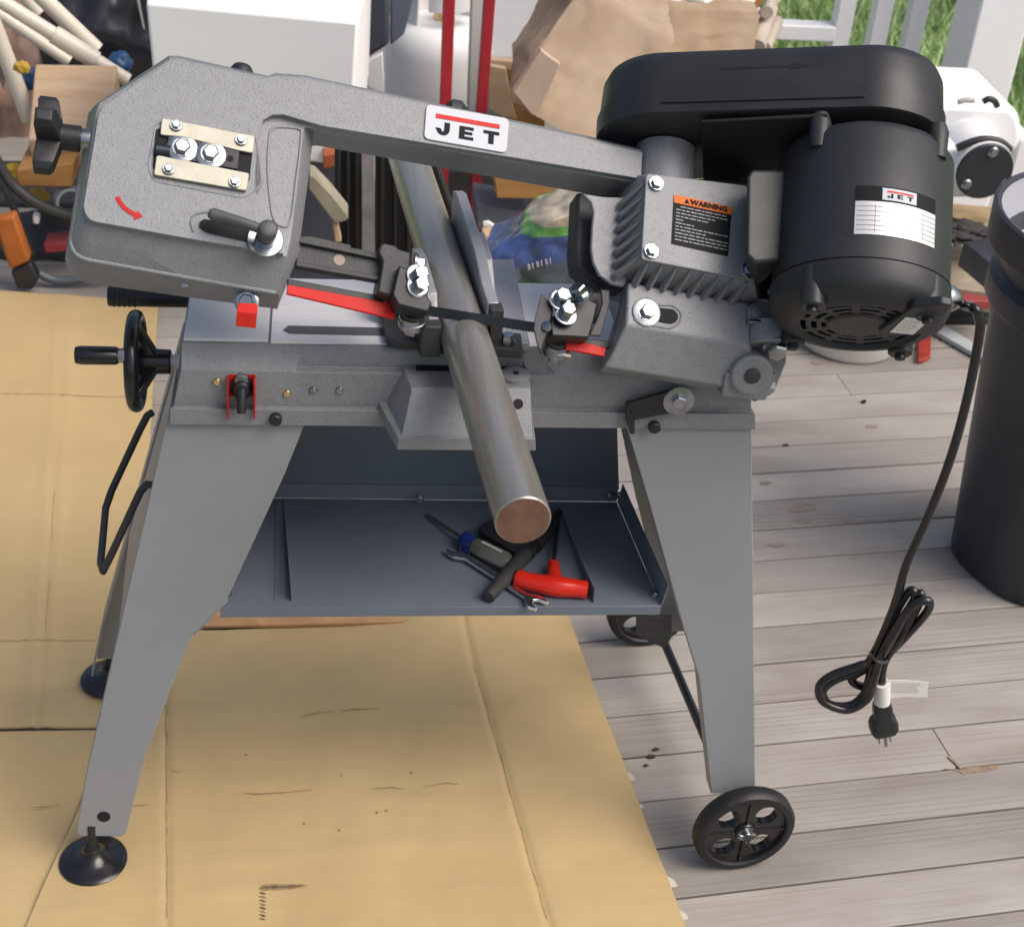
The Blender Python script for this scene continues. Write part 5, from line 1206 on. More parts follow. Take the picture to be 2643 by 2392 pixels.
gb_ = slabY('golden_board', 'X3', [(345, 190), (1100, 330), (1000, 420), (372, 412)], 2.92, .10, M_wood2, 'golden brown board under the saw beam beside the red post', 'board', bevel=.003)
slabY('deck_rag', 'X3', [(240, 760), (430, 750), (560, 690), (500, 900), (240, 880)], 2.80, .04, M_wood, 'pale wooden scrap under the plastic bag', 'wood scrap', bevel=.004)

# ---- clear plastic bag with green and blue print
def bag_mat():
    m = bpy.data.materials.new('printed_plastic_bag'); m.use_nodes = True; N = m.node_tree.nodes; K = m.node_tree.links
    b = N['Principled BSDF']; b.inputs['Roughness'].default_value = .28; b.inputs['Coat Weight'].default_value = .4
    tc = N.new('ShaderNodeTexCoord'); sep = N.new('ShaderNodeSeparateXYZ'); K.new(tc.outputs['Object'], sep.inputs[0])
    nz = N.new('ShaderNodeTexNoise'); nz.inputs['Scale'].default_value = 9; K.new(tc.outputs['Object'], nz.inputs[0])
    # height along the bag, tilted and wobbling with the folds
    ma = N.new('ShaderNodeMath'); ma.operation = 'MULTIPLY_ADD'; ma.inputs[1].default_value = -.18; K.new(sep.outputs['X'], ma.inputs[0]); K.new(sep.outputs['Z'], ma.inputs[2])
    mn = N.new('ShaderNodeMath'); mn.operation = 'MULTIPLY_ADD'; mn.inputs[1].default_value = .03; K.new(nz.outputs[0], mn.inputs[0]); K.new(ma.outputs[0], mn.inputs[2])
    mr = N.new('ShaderNodeMapRange'); mr.inputs['From Min'].default_value = -.115; mr.inputs['From Max'].default_value = .145; K.new(mn.outputs[0], mr.inputs[0])
    r = N.new('ShaderNodeValToRGB'); r.color_ramp.interpolation = 'CONSTANT'; K.new(mr.outputs[0], r.inputs[0]); e = r.color_ramp.elements
    e[0].position = 0; e[0].color = (.075, .10, .115, 1); e[1].position = .40; e[1].color = (.05, .085, .23, 1)
    x = e.new(.60); x.color = (.12, .33, .08, 1); x = e.new(.665); x.color = (.42, .36, .27, 1)
    n2 = N.new('ShaderNodeTexNoise'); n2.inputs['Scale'].default_value = 28; n2.inputs['Detail'].default_value = 5; K.new(tc.outputs['Object'], n2.inputs[0])
    m3 = N.new('ShaderNodeMapRange'); m3.inputs['From Min'].default_value = .3; m3.inputs['From Max'].default_value = .7; m3.inputs['To Min'].default_value = .55; m3.inputs['To Max'].default_value = 1.5; K.new(n2.outputs[0], m3.inputs[0])
    hs = N.new('ShaderNodeHueSaturation'); K.new(r.outputs[0], hs.inputs['Color']); K.new(m3.outputs[0], hs.inputs['Value']); K.new(hs.outputs[0], b.inputs['Base Color'])
    bp = N.new('ShaderNodeBump'); bp.inputs['Strength'].default_value = .5; bp.inputs['Distance'].default_value = .01; K.new(n2.outputs[0], bp.inputs['Height']); K.new(bp.outputs[0], b.inputs['Normal'])
    return m
yb_ = 2.35
bq = [onY('X3', *p, yb_) for p in ((1280, 250), (1115, 335), (880, 428), (700, 550), (560, 680), (400, 790), (245, 890), (290, 1040), (480, 1170), (640, 1280), (800, 1300), (1000, 1320), (1250, 1300), (1330, 800))]
cb_ = sum(bq, V()) / len(bq)
rings = []
for t, s in ((-.05, .80), (-.02, .97), (.0, 1.0), (.03, .97), (.10, .72), (.12, .3)):
    rings.append([cb_ + (p - cb_) * s + V((0, t, 0)) for p in bq])
bm_ = MB(); bm_.loft(rings)
tb = bpy.data.meshes.new('tmp'); tb.from_pydata([tuple(p) for p in bm_.v], [], bm_.f)
b2 = bmesh.new(); b2.from_mesh(tb); bmesh.ops.triangulate(b2, faces=b2.faces); bmesh.ops.subdivide_edges(b2, edges=b2.edges[:], cuts=4, use_grid_fill=True); b2.normal_update()
for v_ in b2.verts: v_.co += v_.normal * (.012 * noise.noise(v_.co * 14) + .006 * (1 - 2 * abs(noise.noise(v_.co * 25))))
b2.verts.index_update(); mb = MB(); mb.v = [v_.co.copy() for v_ in b2.verts]; mb.f = [tuple(v_.index for v_ in f_.verts) for f_ in b2.faces]; b2.free(); bpy.data.meshes.remove(tb)
PB = obj('plastic_bag', mb, bag_mat(), smooth=70); tag(PB, 'plastic bag with a blue and green print behind the right blade guide', 'plastic bag')
mb = MB(); rr = random.Random(2); P_a, P_b = (665, 1060), (870, 1000)
for k in range(6):
    x = P_a[0] + (P_b[0] - P_a[0]) * k / 5; y = P_a[1] + (P_b[1] - P_a[1]) * k / 5
    for dx, w2, h2 in ((0, 5, 24),) + (((14, 4, 20),) if k % 2 == 0 else ()):
        mb.prism([onY('X3', x + dx, y - h2, yb_ - .058), onY('X3', x + dx + w2 * 2, y - h2 - 2, yb_ - .058), onY('X3', x + dx + w2 * 2 + 6, y + h2 - 2, yb_ - .058), onY('X3', x + dx + 6, y + h2, yb_ - .058)], (0, .003, 0))
obj('bag_print', mb, mat('pale_print', (.5, .52, .52), .5), PB, smooth=0)
blob('plant_pot_moss', onY('X3', 650, 1330, 2.3), (.03, .03, .025), mat('moss_green', (.05, .11, .02), .9), 4)
tag(bpy.data.objects['plant_pot_moss'], 'small green scrap below the plastic bag', 'scrap'); bpy.data.objects['plant_pot_moss'].name = 'green_scrap'

# ---- gas cylinder
yt = 4.05
ct = onY('T', 862, 150, yt); Rt = (onY('T', 757, 150, yt) - ct).length; zs_ = onY('T', 862, 55, yt - .1).z
TK = thing('gas_cylinder', 'white propane cylinder with a slotted collar behind the saw', 'gas cylinder', (ct.x, yt, 0))
c0 = V((ct.x, yt, 0)); mb = MB()
prof = [(Rt * .55, .03), (Rt * .85, .05), (Rt, .12)] + [(Rt, zs_ - Rt * .62)] + [(Rt * (.62 + .38 * cos(q)), zs_ - Rt * .62 + Rt * .55 * sin(q)) for q in [k * pi / 16 for k in range(1, 9)]] + [(Rt * .3, zs_ - .01)]
mb.lathe(c0, (0, 0, 1), prof, 56); tk = obj('tank', mb, M_tank, TK, smooth=60)
mb = MB(); mb.lathe(c0, (0, 0, 1), [(Rt * .66, .0), (Rt * .66, .06)], 40); obj('foot_ring', mb, M_tank, TK)
rc = Rt * .64
def coll(q0, q1, z0, z1, th=.004):
    mb = MB(); n = max(3, int(abs(q1 - q0) * 10)); rings = []
    for k in range(n + 1):
        q = q0 + (q1 - q0) * k / n; d = V((cos(q), sin(q), 0)); rings.append([c0 + d * rc + V((0, 0, z0)), c0 + d * rc + V((0, 0, z1)), c0 + d * (rc - th) + V((0, 0, z1)), c0 + d * (rc - th) + V((0, 0, z0))])
    mb.loft(rings); return mb
for q0, q1, z0, z1 in ((radians(195), radians(225), -.03, .14), (radians(245), radians(345), .035, .09), (radians(195), radians(430), .12, .165), (radians(195), radians(300), .085, .13), (radians(20), radians(60), -.03, .14), (radians(100), radians(150), -.03, .14), (radians(20), radians(195), .09, .165)):
    obj('collar', coll(q0, q1, zs_ + z0, zs_ + z1), M_tank, TK, smooth=50)
mb = MB(); mb.lathe(c0 + V((0, 0, zs_ - .02)), (0, 0, 1), [(.02, 0), (.02, .05), (.012, .06), (.012, .085)], 16); obj('valve', mb, M_brass, TK)
mb = MB(); mb.lathe(c0 + V((.045, -.02, zs_ + .05)), (.8, -.5, 0), [(.018, 0), (.018, .03)], 16); obj('valve_cap', mb, mat('green_plastic', (.12, .42, .05), .4), TK)
# ---- red hand truck uprights, cream post, white cabinet
yr = 3.15
HT = thing('hand_truck', 'red hand truck with two square uprights standing behind the beam', 'hand truck', (onY('T', 920, 300, yr).x, yr, 0))
for (x0, x1, xa, xb) in ((868, 893, 868, 888), (955, 979, 938, 960)):
    a0, a1 = onY('T', x0 + 1, 2, yr), onY('T', x1 - 1, 2, yr); xm = (a0.x + a1.x) / 2; hw_ = (a1.x - a0.x) / 2; bt = onY('T', (xa + xb) / 2, 210, yr).x
    mb = MB(); q = [V((xm - hw_, yr, .98)), V((xm + hw_, yr, .98)), V((bt + (bt - xm) * .6 + hw_, yr, .02)), V((bt + (bt - xm) * .6 - hw_, yr, .02))]; mb.prism(q, (0, .03, 0)); obj('upright', mb, M_redpost, HT, bevel=.003)
xa_, xb_ = onY('T', 880, 300, yr).x, onY('T', 950, 300, yr).x
for z in (.10, .30): mb = MB(); mb.abox((xa_ - .005, yr + .004, z), (xb_ + .005, yr + .024, z + .03)); obj('cross_bar', mb, M_redpost, HT, bevel=.002)
mb = MB(); mb.abox((xa_ - .06, yr - .16, .012), (xb_ + .06, yr + .02, .020)); obj('toe_plate', mb, M_redpost, HT, bevel=.002)
slabY('cream_post', 'P8', [(1722, -40), (1792, -40), (1762, 660), (1698, 640)], 3.45, .05, mat('cream_paint', (.60, .58, .54), .5), 'cream painted square post between the red uprights', 'post', bevel=.003)
slabY('white_cabinet', 'P8', [(1560, -60), (2330, -60), (2310, 356), (1560, 340)], 4.55, .3, mat('appliance_white', (.82, .82, .83), .4, var=.02), 'smooth white cabinet standing behind the red hand truck', 'cabinet', bevel=.01)
WC = thing('wooden_crate', 'open light wooden crate behind the paper bags', 'crate', onY('P4', 150, 800, 3.7))
slabY('end_board', 'P4', [(40, 460), (150, 478), (190, 700), (225, 830), (20, 790)], 3.66, .02, M_wood, parent=WC, bevel=.002)
slabY('top_rail', 'P4', [(40, 420), (330, 436), (330, 474), (60, 466)], 3.75, .03, M_wood, parent=WC, bevel=.002)
slabY('side_board', 'P4', [(150, 474), (420, 480), (420, 900), (150, 900)], 3.80, .02, M_wood2, parent=WC, bevel=.002)
# ---- kraft paper bags
b1 = [onY('P4', *p, y) for p, y in (((190, 690), 3.05), ((830, 1010), 2.95), ((1290, 285), 3.15), ((640, -60), 3.25))]
o = crumple('paper_bag', b1, (.03, .30, .02), M_bag, 3.3, .016); tag(o, 'crumpled brown paper bag leaning left behind the belt guard', 'paper bag')
slabY('paper_flap', 'P4', [(395, 350), (430, 380), (530, 450), (370, 800), (330, 800), (200, 640)], 3.015, .02, mat('kraft_paper_pink', (.50, .38, .29), .85, var=.1), parent=o, bevel=.002)
b1b = [onY('P4', *p, 3.3) for p in ((440, 250), (960, 300), (900, -80), (360, -80))]
b2_ = [onY('P4', *p, y) for p, y in (((1000, 420), 3.45), ((1880, 420), 3.45), ((1895, 85), 3.5), ((1020, 88), 3.5))]
o = crumple('paper_bag', b2_, (.02, .34, 0), mat('kraft_paper_light', (.50, .385, .27), .8, vscale=5, col2=(.36, .25, .155), bump=.35, bscale=45), 8.1, .012); tag(o, 'upright brown paper bag filled with white paper behind the belt guard', 'paper bag')
wpm = mat('white_tissue', (.72, .70, .66), .85)
for k, (x, y, r) in enumerate(((1060, 55, .07), (1220, 30, .08), (1500, 40, .09), (1690, 50, .07))):
    o = blob('paper_wad', onY('P4', x, y, 3.62), (r, r * .8, r * .62), wpm, k * 3.7 + 1, .45, 2.2, sub=4, flat=25); tag(o, ['leftmost small', 'second from left', 'third from left', 'rightmost'][k] + ' crumpled white paper wad on top of the upright paper bag', 'paper wad', 'crumpled white paper in the bag')
slabY('orange_stick', 'P4', [(1830, 60), (1900, -20), (1960, -20), (1880, 85)], 3.6, .02, M_wood2, 'orange brown stick leaning out of the upright paper bag', 'stick', bevel=.002)
for k, (p0, p1, r) in enumerate((((1890, 330), (1990, 60), .022), ((1935, 340), (2030, 150), .02), ((1960, 90), (2010, -40), .016), ((1905, 120), (2080, -60), .014))):
    mb = MB(); mb.tube([onY('P4', *p0, 3.55 + .03 * k), onY('P4', *p1, 3.7 + .03 * k)], [r, r * .8], 10); o = obj('driftwood_stick', mb, mat('bleached_wood', (.50, .43, .36), .8, var=.25, vscale=12, bump=.4, bscale=40), smooth=50)
    tag(o, ['thick bleached stick at the right edge of the paper bag', 'lower bleached stick in front of the railing', 'short bleached stick at the top of the bundle', 'thin slanting bleached stick nearest the railing'][k], 'stick', 'bleached sticks beside the railing')

def onYL(v, x, y, yy): return onY(v, x, y, yy + .68)
def slabYL(name, v, pts, y, *a, **k): return slabY(name, v, pts, y + .68, *a, **k)
# ---- left corner: pipes, timber, hose
pipes = [((-40, -20), (330, 172), (740, 468), .0195, 2.75, 'thick cream plastic pipe with a coupling slanting down to the saw frame'),
         ((215, -40), (380, 110), (560, 290), .0195, 2.95, 'cream plastic pipe crossing behind the coupled pipe'),
         ((-40, 55), (180, 190), (400, 358), .014, 2.85, 'thin cream pipe that ends on the pale timber'),
         ((-60, 80), (40, 330), (172, 690), .018, 2.70, 'steep cream pipe at the left edge beside the timber'),
         ((110, -60), (170, 20), (225, 80), .016, 3.05, 'short end of a cream pipe at the very top')]
for k, (p0, p1, p2, r, y, lb) in enumerate(pipes):
    v = 'A'; a, b_, c_ = onYL(v, *p0, y), onYL(v, *p1, y), onYL(v, *p2, y)
    if k == 0:
        P = thing('plastic_pipe', lb, 'pipe', b_, 'cream pipes in the left corner')
        mb = MB(); mb.tube([a, c_], r * .84, 18); obj('pipe', mb, M_pvc, P, smooth=50)
        d = (c_ - a).normalized(); e, f_ = onYL(v, 325, 172, y), onYL(v, 562, 345, y); e = a + d * (e - a).dot(d); f_ = a + d * (f_ - a).dot(d); mb = MB(); mb.tube([e, f_], r * 1.08, 18); obj('coupling', mb, M_pvc, P, bevel=.001)
    else:
        mb = MB(); mb.tube([a, c_], r, 18); o = obj('plastic_pipe', mb, M_pvc, smooth=50); tag(o, lb, 'pipe', 'cream pipes in the left corner')
def quadbox(name, v, pts, ys, depth, m, label, cat, bevel=.004):
    q = [onYL(v, *p, y) for p, y in zip(pts, ys)]; mb = MB(); mb.prism(q, depth); o = obj(name, mb, m, bevel=bevel); return tag(o, label, cat)
quadbox('timber_block', 'L1', [(165, 822), (640, 835), (690, 385), (207, 376)], [2.50, 2.50, 2.72, 2.72], (0, .02, -.07), M_wood, 'broad pale timber block behind the tension knob', 'timber')
quadbox('timber_block', 'L1', [(95, 1000), (430, 960), (425, 1105), (100, 1100)], [2.46] * 4, (.01, .12, .012), M_wood2, 'darker brown timber block under the broad pale one', 'timber')
mb = MB(); mb.tube(smooth_path([onYL('L1', *p, y) for p, y in (((-60, 880), 2.42), ((0, 985), 2.42), ((70, 1085), 2.42), ((180, 1175), 2.42), ((300, 1235), 2.43), ((440, 1275), 2.45), ((600, 1300), 2.5))], 8), .0125, 14)
tag(obj('rubber_hose', mb, M_hose, smooth=60), 'grey black hose curving behind the left edge of the saw', 'hose')
mb = MB(); mb.tube(smooth_path([onYL('L1', *p, 2.40) for p in ((-40, 1010), (60, 1180), (130, 1350), (190, 1500))], 8), .008, 12); tag(obj('black_cable', mb, M_blk, smooth=60), 'thin black cable hanging below the hose', 'cable')
TL = thing('hand_tool', 'orange handled tool lying head down at the left edge', 'hand tool', onYL('L1', 90, 1500, 2.36))
slabYL('orange_grip', 'L1', [(-40, 1300), (85, 1265), (178, 1540), (60, 1595), (20, 1500)], 2.36, .035, mat('orange_plastic', (.40, .115, .018), .6, var=.15, vscale=20), parent=TL, bevel=.008)
slabYL('tool_head', 'L1', [(60, 1600), (178, 1548), (230, 1640), (190, 1710), (100, 1705)], 2.365, .03, M_blk, parent=TL, bevel=.006)
for k, (p, r, m_, lb) in enumerate((((130, 398), .018, M_yel, 'yellow rope end showing above the pale timber'), ((80, 1010), .026, M_yel, 'yellow rope bundle left of the brown timber block'), ((215, 1165), .03, M_yel, 'yellow rope bundle under the brown timber block'))):
    o = blob('yellow_rope', onYL('L1', *p, 2.6), (r, r * .8, r * .7), m_, k + 2.5, .25, 1.6, flat=60); tag(o, lb, 'rope', 'yellow rope in the left corner')
for k, (p, r, lb) in enumerate((((165, 455), .028, 'blue tarp corner beside the steep cream pipe'), ((705, 372), .028, 'blue tarp corner under the coupled pipe'))):
    o = blob('blue_tarp', onYL('L1', *p, 2.9), (r, r, r), mat('blue_tarp', (.015, .06, .15), .5), k + 7.7, .2, 1.8, flat=60); tag(o, lb, 'tarp', 'blue tarp in the left corner')
mb = MB(); p = onYL('L1', 400, 1165, 2.5); mb.lathe(p, (.3, -1, .2), [(.031, 0), (.031, .05), (.026, .05), (.026, 0)], 28, (False, False)); tag(obj('pipe_end', mb, mat('pale_grey_plastic', (.25, .27, .29), .5), smooth=40), 'open end of a pale grey pipe beside the saw frame', 'pipe')
slabYL('red_box', 'L1', [(255, 1440), (390, 1425), (395, 1480), (265, 1495)], 2.44, .06, mat('dull_red', (.28, .035, .04), .5), 'small dull red box under the hose', 'box', bevel=.003)
slabYL('white_tube', 'L1', [(190, 1265), (232, 1275), (228, 1325), (192, 1320)], 2.43, .02, M_white, 'tiny white tube end under the hose', 'tube', bevel=.004)
blob('tool_bag', onYL('L1', 330, 1520, 2.62), (.24, .10, .10), mat('dark_canvas', (.045, .045, .05), .8, var=.4, vscale=18), 11.0, .25, 3); tag(bpy.data.objects['tool_bag'], 'dark canvas tool bag behind the lower left corner of the frame', 'bag')
mb = MB(); mb.tube(smooth_path([onYL('L1', *p, 2.41) for p in ((210, 1600), (330, 1650), (480, 1640), (640, 1600))], 6), .010, 12); tag(obj('grey_bar', mb, mat('grey_bar', (.10, .115, .125), .4), smooth=50), 'grey curved bar just above the left cardboard sheet', 'bar')
mb = MB(); mb.tube([onYL('L1', -60, 200, 2.85), onYL('L1', 20, 560, 2.8), onYL('L1', 60, 960, 2.75)], [.06, .065, .05], 14)
o = blob('log', onY('L1', 10, 560, 4.0), (.10, .08, .30), mat('bark_brown', (.23, .15, .115), .9, var=.45, vscale=9, bump=.8, bscale=14), 5.5, .25, 3.2, flat=40); tag(o, 'rough brown log standing at the left edge behind the pipes', 'log')
o = blob('log', onY('L1', 110, 250, 4.05), (.18, .1, .14), mat('bark_pink', (.33, .22, .18), .9, var=.45, vscale=9, bump=.8, bscale=14), 9.5, .3, 3.2, flat=40); tag(o, 'short pinkish log lying behind the crossed pipes', 'log')
o = blob('black_bag', onY('A', 600, 130, 4.05), (.18, .14, .22), mat('black_polythene', (.012, .012, .018), .3, coat=.2), 2.2, .25, 2.6, flat=50); tag(o, 'glossy black bag between the pipes and the foam box', 'bag')
slabY('storage_bin', 'P8', [(930, -60), (1246, -60), (1246, 262), (1040, 392), (930, 392)], 3.55, .25, M_bin, 'dark blue plastic bin between the foam box and the gas cylinder', 'bin', bevel=.012)
slabY('leaning_board', 'P8', [(1250, -60), (1400, -60), (1330, 200), (1250, 265)], 3.62, .03, mat('blue_grey_panel', (.13, .15, .21), .5), 'blue grey panel right of the dark blue bin', 'panel', bevel=.004)
slabY('white_board', 'P8', [(1075, 382), (1205, 308), (1215, 540), (1160, 530)], 3.4, .02, M_white, 'small white board leaning beside the gas cylinder', 'board', bevel=.003)
slabY('tool_chest', 'L1', [(-250, 1180), (760, 1180), (760, 1670), (-250, 1670)], 3.50, .25, mat('dark_grey_chest', (.04, .04, .042), .5, var=.2), 'dark grey tool chest low in the left corner pile', 'tool chest', bevel=.01)
slabY('brown_tarp', 'L1', [(-400, -200), (900, -200), (900, 1500), (-400, 1500)], 4.3, .06, M_dirt, 'dark brown tarpaulin hanging behind the left corner pile', 'tarpaulin', bevel=.01)
slabY('grey_rag', 'P8', [(1035, 400), (1085, 400), (1165, 530), (1030, 500)], 3.2, .03, mat('grey_rag', (.30, .30, .33), .9), 'grey rag right of the foam box', 'rag', bevel=.006)

# ================================================================== right side: railing, bench machine, bin
yR = 3.74
M_rail = mat('white_gloss_paint', (.88, .88, .88), .4)
RAIL = thing('porch_railing', 'white porch railing with square balusters in front of the lawn', 'railing', (onY('P5', 900, 800, yR).x, yR, 0))
def baluster(x0, x1, xb0, xb1, ybot=900, y=yR, nm='baluster'):
    a, b_ = onY('P5', x0, 0, y), onY('P5', x1, 0, y); c_, d_ = onY('P5', xb0, 330, y), onY('P5', xb1, 330, y)
    w2 = ((b_.x - a.x) + (d_.x - c_.x)) / 4; xm = (a.x + b_.x + c_.x + d_.x) / 4; sl_ = ((c_.x + d_.x) - (a.x + b_.x)) / 2
    mb = MB(); mb.abox((xm - w2, y, .06), (xm + w2, y + .045, .95)); return obj(nm, mb, M_rail, RAIL, bevel=.003)
baluster(640, 765, 575, 705); baluster(920, 1050, 860, 985); baluster(1195, 1325, 1120, 1240)
xlo, xhi = onY('P5', -900, 300, yR).x, onY('P5', 1500, 300, yR).x
mb = MB(); p0, p1 = onY('P5', 150, 185, yR), onY('P5', 150, 300, yR); mb.abox((xlo, yR - .002, p1.z), (onY('P5', 600, 240, yR).x, yR + .05, p0.z)); obj('side_rail', mb, M_rail, RAIL, bevel=.004)
mb = MB(); mb.abox((xlo, yR - .004, .04), (xhi, yR + .055, .10)); obj('bottom_rail', mb, M_rail, RAIL, bevel=.004)
mb = MB(); mb.abox((xlo, yR - .01, .93), (xhi, yR + .06, 1.0)); obj('top_rail', mb, M_rail, RAIL, bevel=.004)
yP = 3.55
a, b_ = onY('P5', 1640, 250, yP), onY('P5', 2030, 250, yP)
mb = MB(); mb.abox((a.x, yP, -.05), (b_.x, yP + .155, 1.4)); PO = obj('porch_post', mb, M_rail, bevel=.006); tag(PO, 'thick white porch post at the right end of the railing', 'post')
mb = MB(); mb.abox((a.x - .015, yP - .015, -.04), (b_.x + .015, yP + .17, .10)); obj('post_base', mb, M_rail, PO, bevel=.005)

BM = thing('bench_machine', 'white bench machine with a round black end cover beside the motor', 'bench machine', onY('R6', 690, 700, 3.0))
yM = 3.0; cm_ = onY('R6', 695, 508, yM); rm_ = (onY('R6', 866, 508, yM) - cm_).length
mb = MB(); mb.lathe(cm_, (0, 1, 0), [(rm_ * 1.03, .006), (rm_ * 1.06, .02), (rm_ * 1.06, .26)], 48); obj('drum', mb, M_rail, BM, smooth=40)
mb = MB(); mb.lathe(cm_, (0, 1, 0), [(rm_ * .96, 0), (rm_, .003), (rm_, .012)], 48); dc = obj('end_cover', mb, mat('matt_black', (.022, .024, .030), .5), BM, smooth=40)
for x, y in ((742, 388), (578, 585), (810, 585)):
    mb = MB(); mb.lathe(onY('R6', x, y, yM), (0, -1, 0), [(.0125, -.001), (.0125, .002), (.010, .004)], 16); mb.lathe(onY('R6', x, y, yM - .004), (0, -1, 0), [(.006, -.001), (.006, .004)], 6); obj('cover_screw', mb, M_zinc, BM)
mb = MB(); mb.tube(smooth_path([onY('R6', *p, yM + .02) for p in ((520, 362), (600, 328), (690, 308), (780, 322), (845, 372))], 6), .0085, 10); obj('black_band', mb, M_blk, BM, smooth=60)
slabY('machine_base', 'R6', [(380, 372), (600, 372), (680, 600), (650, 668), (380, 672)], yM + .03, .22, M_rail, parent=BM, bevel=.01)
slabY('machine_body', 'R6', [(300, 120), (420, 90), (900, 110), (931, 300), (880, 400), (420, 380), (320, 300)], yM + .14, .26, M_rail, parent=BM, bevel=.05, round_=.04)
mb = MB(); mb.tube(smooth_path([onY('R6', *p, yM + .10) for p in ((680, 80), (715, 62), (750, 75), (768, 108))], 6), .007, 10); obj('lifting_hook', mb, M_blk, BM, smooth=60)
mb = MB(); mb.tube(smooth_path([onY('R6', *p, yM + .10) for p in ((525, 85), (570, 70), (630, 72))], 6), [.003] + [.006] * 11 + [.003], 10); obj('clip', mb, mat('brushed_grey', (.4, .4, .38), .4), BM, smooth=60)
slabY('machine_base_side', 'R6', [(870, 400), (900, 300), (1000, 300), (1000, 560), (820, 560)], yM + .3, .1, M_rail, parent=BM, bevel=.01)
# timber, black box and scraps below it
zt2 = .16
def quadZ(name, v, pts, z, th, m, label, cat, bevel=.002):
    mb = MB(); mb.prism([onZ(v, *p, z) for p in pts], (0, 0, -th)); o = obj(name, mb, m, bevel=bevel)
    return tag(o, label, cat) if label else o
tan = mat('grey_tan_timber', (.34, .28, .21), .8, var=.25, vscale=10, stretch=(2, 8, 8), bump=.2, bscale=60)
quadZ('timber_board', 'R6', [(380, 690), (860, 730), (860, 880), (380, 830)], .22, .03, mat('stained_timber', (.30, .22, .12), .8, var=.4, vscale=9), 'stained tan board right below the white bench machine', 'board')
quadZ('timber_board', 'R6', [(380, 940), (600, 960), (900, 1080), (760, 1250), (380, 1200)], .12, .05, tan, 'grey tan board behind the trash can', 'board')
quadZ('red_strip', 'R6', [(380, 1245), (740, 1250), (740, 1296), (380, 1296)], .11, .02, mat('faded_red', (.30, .05, .045), .6), 'faded red strip in front of the grey tan board', 'strip')
quadZ('black_mat', 'R6', [(380, 1300), (760, 1310), (770, 1400), (380, 1400)], .02, .016, M_rub, 'black rubber mat scrap left of the trash can', 'mat')
o = blob('dark_rag', onZ('R6', 560, 880, .23), (.07, .05, .02), mat('dark_rag', (.05, .045, .042), .9), 6.0, .5, 3, flat=40); tag(o, 'dark rag on the stained tan board', 'rag')
BX = thing('metal_box', 'black metal box with a bare steel end left of the trash can', 'metal box', onZ('R6', 690, 1050, .2))
t4 = [onZ('R6', *p, .30) for p in ((560, 935), (725, 1070), (832, 1055), (815, 880))]
mb = MB(); mb.prism(t4, (0, 0, -.055)); obj('box', mb, mat('worn_black_metal', (.05, .05, .06), .35, metal=.3, var=.3, vscale=20), BX, bevel=.003)
mb = MB(); e = (t4[2] - t4[1]); nrm = V((e.y, -e.x, 0)).normalized(); mb.prism([t4[1] + nrm * .001, t4[2] + nrm * .001, t4[2] + nrm * .001 - V((0, 0, .05)), t4[1] + nrm * .001 - V((0, 0, .05))], nrm * .003); obj('steel_end', mb, M_bright, BX, bevel=.001)
mb = MB(); p = onZ('R6', 785, 968, .301); mb.tube([p + V((-.012, 0, 0)), p + V((-.006, 0, .012)), p + V((.008, .004, .010)), p + V((.012, 0, 0))], .003, 8); obj('catch', mb, M_zinc, BX)
# trash can
cc = V((1.272, 2.092, 0)); prof = []
def canr(v, x, y):
    p = onY(v, x, y, cc.y); return (cc.x - p.x, p.z)
r0 = .134
rb1, zb1 = canr('R6', 735, 1345); rb2, zb2 = canr('R6', 688, 1205); rt1, zt1 = canr('R6', 838, 1010); rt0, zt0 = canr('R6', 795, 690)
rb1 -= .022; rb2 -= .022; rt1 -= .018; rt0 -= .010; zt0 -= .03; zt1 -= .02
def square_round(prof, seg=72, amt=.045, caps=(True, True)):
    mb = MB(); rings = []
    for r, h in prof: rings.append([cc + V((cos(q), sin(q), 0)) * r * (1 - amt * cos(4 * (q - .35)) * .9) + V((0, 0, h)) for q in [2 * pi * k / seg for k in range(seg)]])
    return mb.loft(rings, caps)
TC = thing('trash_can', 'charcoal plastic trash can with a wide rim at the right edge', 'trash can', cc)
mb = square_round([(r0 - .006, .0), (r0, .008), (rb1, zb1)]); obj('body', mb, M_can, TC, smooth=40)
mb = MB(); hz_ = max(zb2, zb1 + .03); mb.lathe(cc, (0, 0, 1), [(rb1 - .002, zb1 - .002), (rb2 - .004, zb1), (rb2, zb1 + .006), (rb2, hz_), (rb2 - .008, hz_ + .006), (rt1, hz_ + .02), (rt1, zt0 - .06), (rt0 - .003, zt0 - .055), (rt0, zt0), (rt0 - .006, zt0 + .003), (rt0 - .012, zt0), (rt0 - .02, zt0 - .06), (rt1 - .01, zb1)], 64, (False, False)); obj('rim', mb, M_can, TC, smooth=40)
mb = MB(); mb.lathe(cc, (0, 0, 1), [(rt0 - .013, zt0 - .002), (rt0 - .024, zt0 - .055), (rt1 - .014, zt0 - .10), (rt0 * .6, zt0 - .14)], 48, (False, True)); obj('liner', mb, mat('pale_liner', (.40, .41, .44), .4), TC, smooth=50)
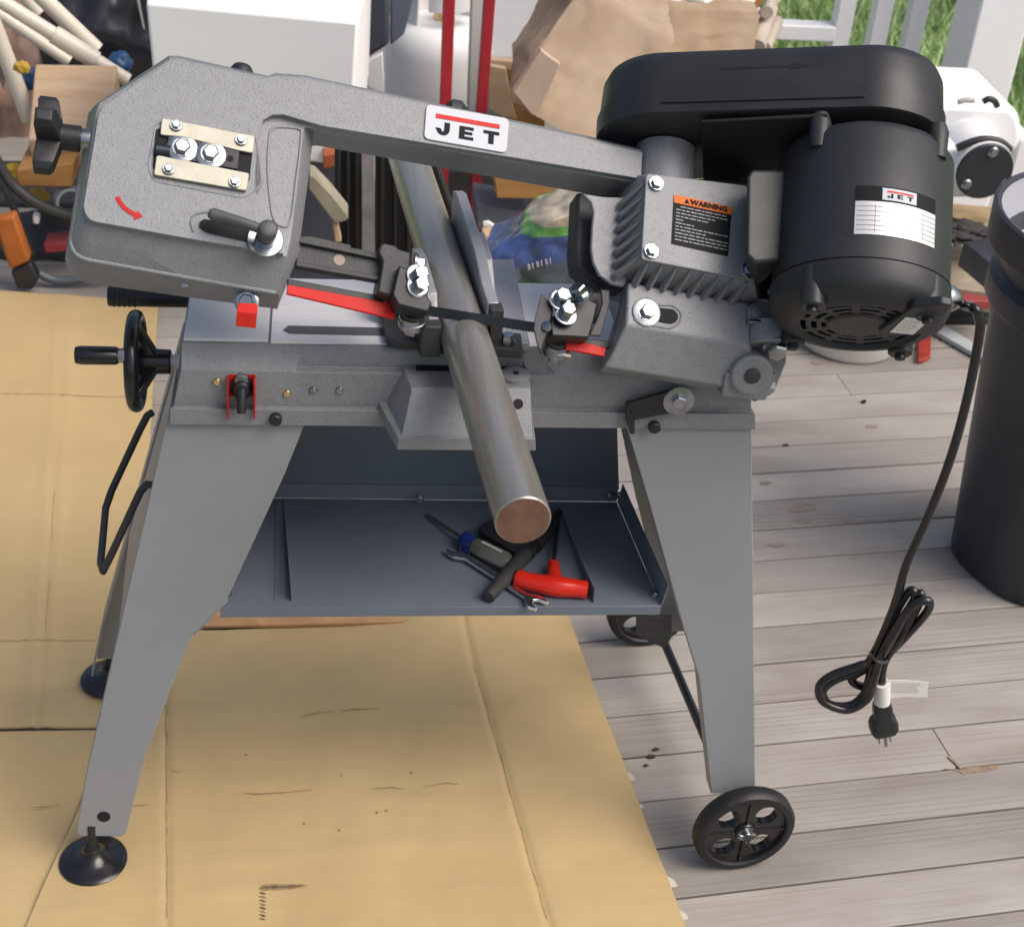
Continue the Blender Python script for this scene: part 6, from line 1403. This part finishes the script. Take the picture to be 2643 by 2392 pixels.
# white tub, red stake and pale bar on the deck behind the motor
cw = onZ('R7', 640, 440, .03); rw_ = (onZ('R7', 1050, 440, .03) - cw).length
mb = MB(); mb.lathe(V((cw.x, cw.y, 0)), (0, 0, 1), [(rw_ * .9, .0), (rw_ * .96, .01), (rw_, .055), (rw_ * 1.02, .06), (rw_ * .97, .062), (rw_ * .93, .02), (rw_ * .5, .015)], 48); tag(obj('plastic_tub', mb, mat('white_plastic', (.74, .72, .68), .35), smooth=40), 'shallow white plastic tub on the deck behind the motor', 'tub')
quadZ('red_stake', 'R7', [(1188, 380), (1290, 385), (1285, 662), (1240, 688), (1185, 696)], .012, .010, mat('worn_red_paint', (.33, .03, .02), .6, var=.3, vscale=30), 'flat red painted stake lying on the deck below the motor', 'stake')
quadZ('pale_bar', 'R7', [(1250, 430), (1360, 400), (1740, 632), (1728, 700)], .014, .012, mat('pale_blue_grey', (.40, .44, .45), .5), 'pale blue grey bar lying on the deck near the trash can', 'bar')
for x, y, a_, b2 in ((1010, 1165, 75, 22), (1010, 1222, 42, 14), (890, 1330, 45, 12), (840, 1050, 32, 10), (1210, 1225, 30, 8), (1320, 795, 40, 12), (1080, 500, 42, 14)):
    rr = random.Random(int(x + y)); pts = [(x + a_ * cos(q) * rr.uniform(.7, 1.1), y + b2 * sin(q) * rr.uniform(.6, 1.1)) for q in [2 * pi * k / 14 for k in range(14)]]
    mb = MB(); mb.prism([onZ('G', *p, .0002) for p in pts], (0, 0, .0003)); obj('stain', mb, mat('wood_stain_spot', (.265, .215, .18), .8, var=.15, vscale=30, stretch=(1, 6, 1)), deck, smooth=0)
# splinters, chip and stains on the deck
def dk(nm, v, pts, m, th=.0015, z=.0003):
    mb = MB(); mb.prism([onZ(v, *p, z) for p in pts], (0, 0, th)); return obj(nm, mb, m, deck, smooth=0)
spl = mat('split_wood', (.26, .18, .125), .9, var=.4, vscale=60)
dk('splinter', 'C2', [(1405, 1620), (1480, 1595), (1640, 1585), (1745, 1572), (1755, 1598), (1640, 1628), (1440, 1650)], spl, .0008)
dk('splinter', 'C2', [(1308, 1500), (1330, 1500), (1440, 1600), (1425, 1612)], spl, .001)
dk('splinter', 'C2', [(1280, 1605), (1400, 1608), (1400, 1622), (1300, 1612)], spl, .0008)
for v, x, y, a_, b2 in (('R7', 450, 585, 14, 7), ('R7', 1360, 538, 14, 8), ('R7', 755, 1030, 20, 9), ('G', 930, 882, 14, 5), ('G', 1285, 685, 16, 7), ('W4', 600, 1050, 32, 14), ('W4', 630, 1005, 24, 9), ('W4', 565, 1112, 18, 6)):
    rr = random.Random(int(x)); pts = [(x + a_ * cos(q) * rr.uniform(.6, 1.1), y + b2 * sin(q) * rr.uniform(.6, 1.1)) for q in [2 * pi * k / 9 for k in range(9)]]
    dk('debris', v, pts, mat('leaf_debris', (.07, .045, .03), .9, var=.3), .003)
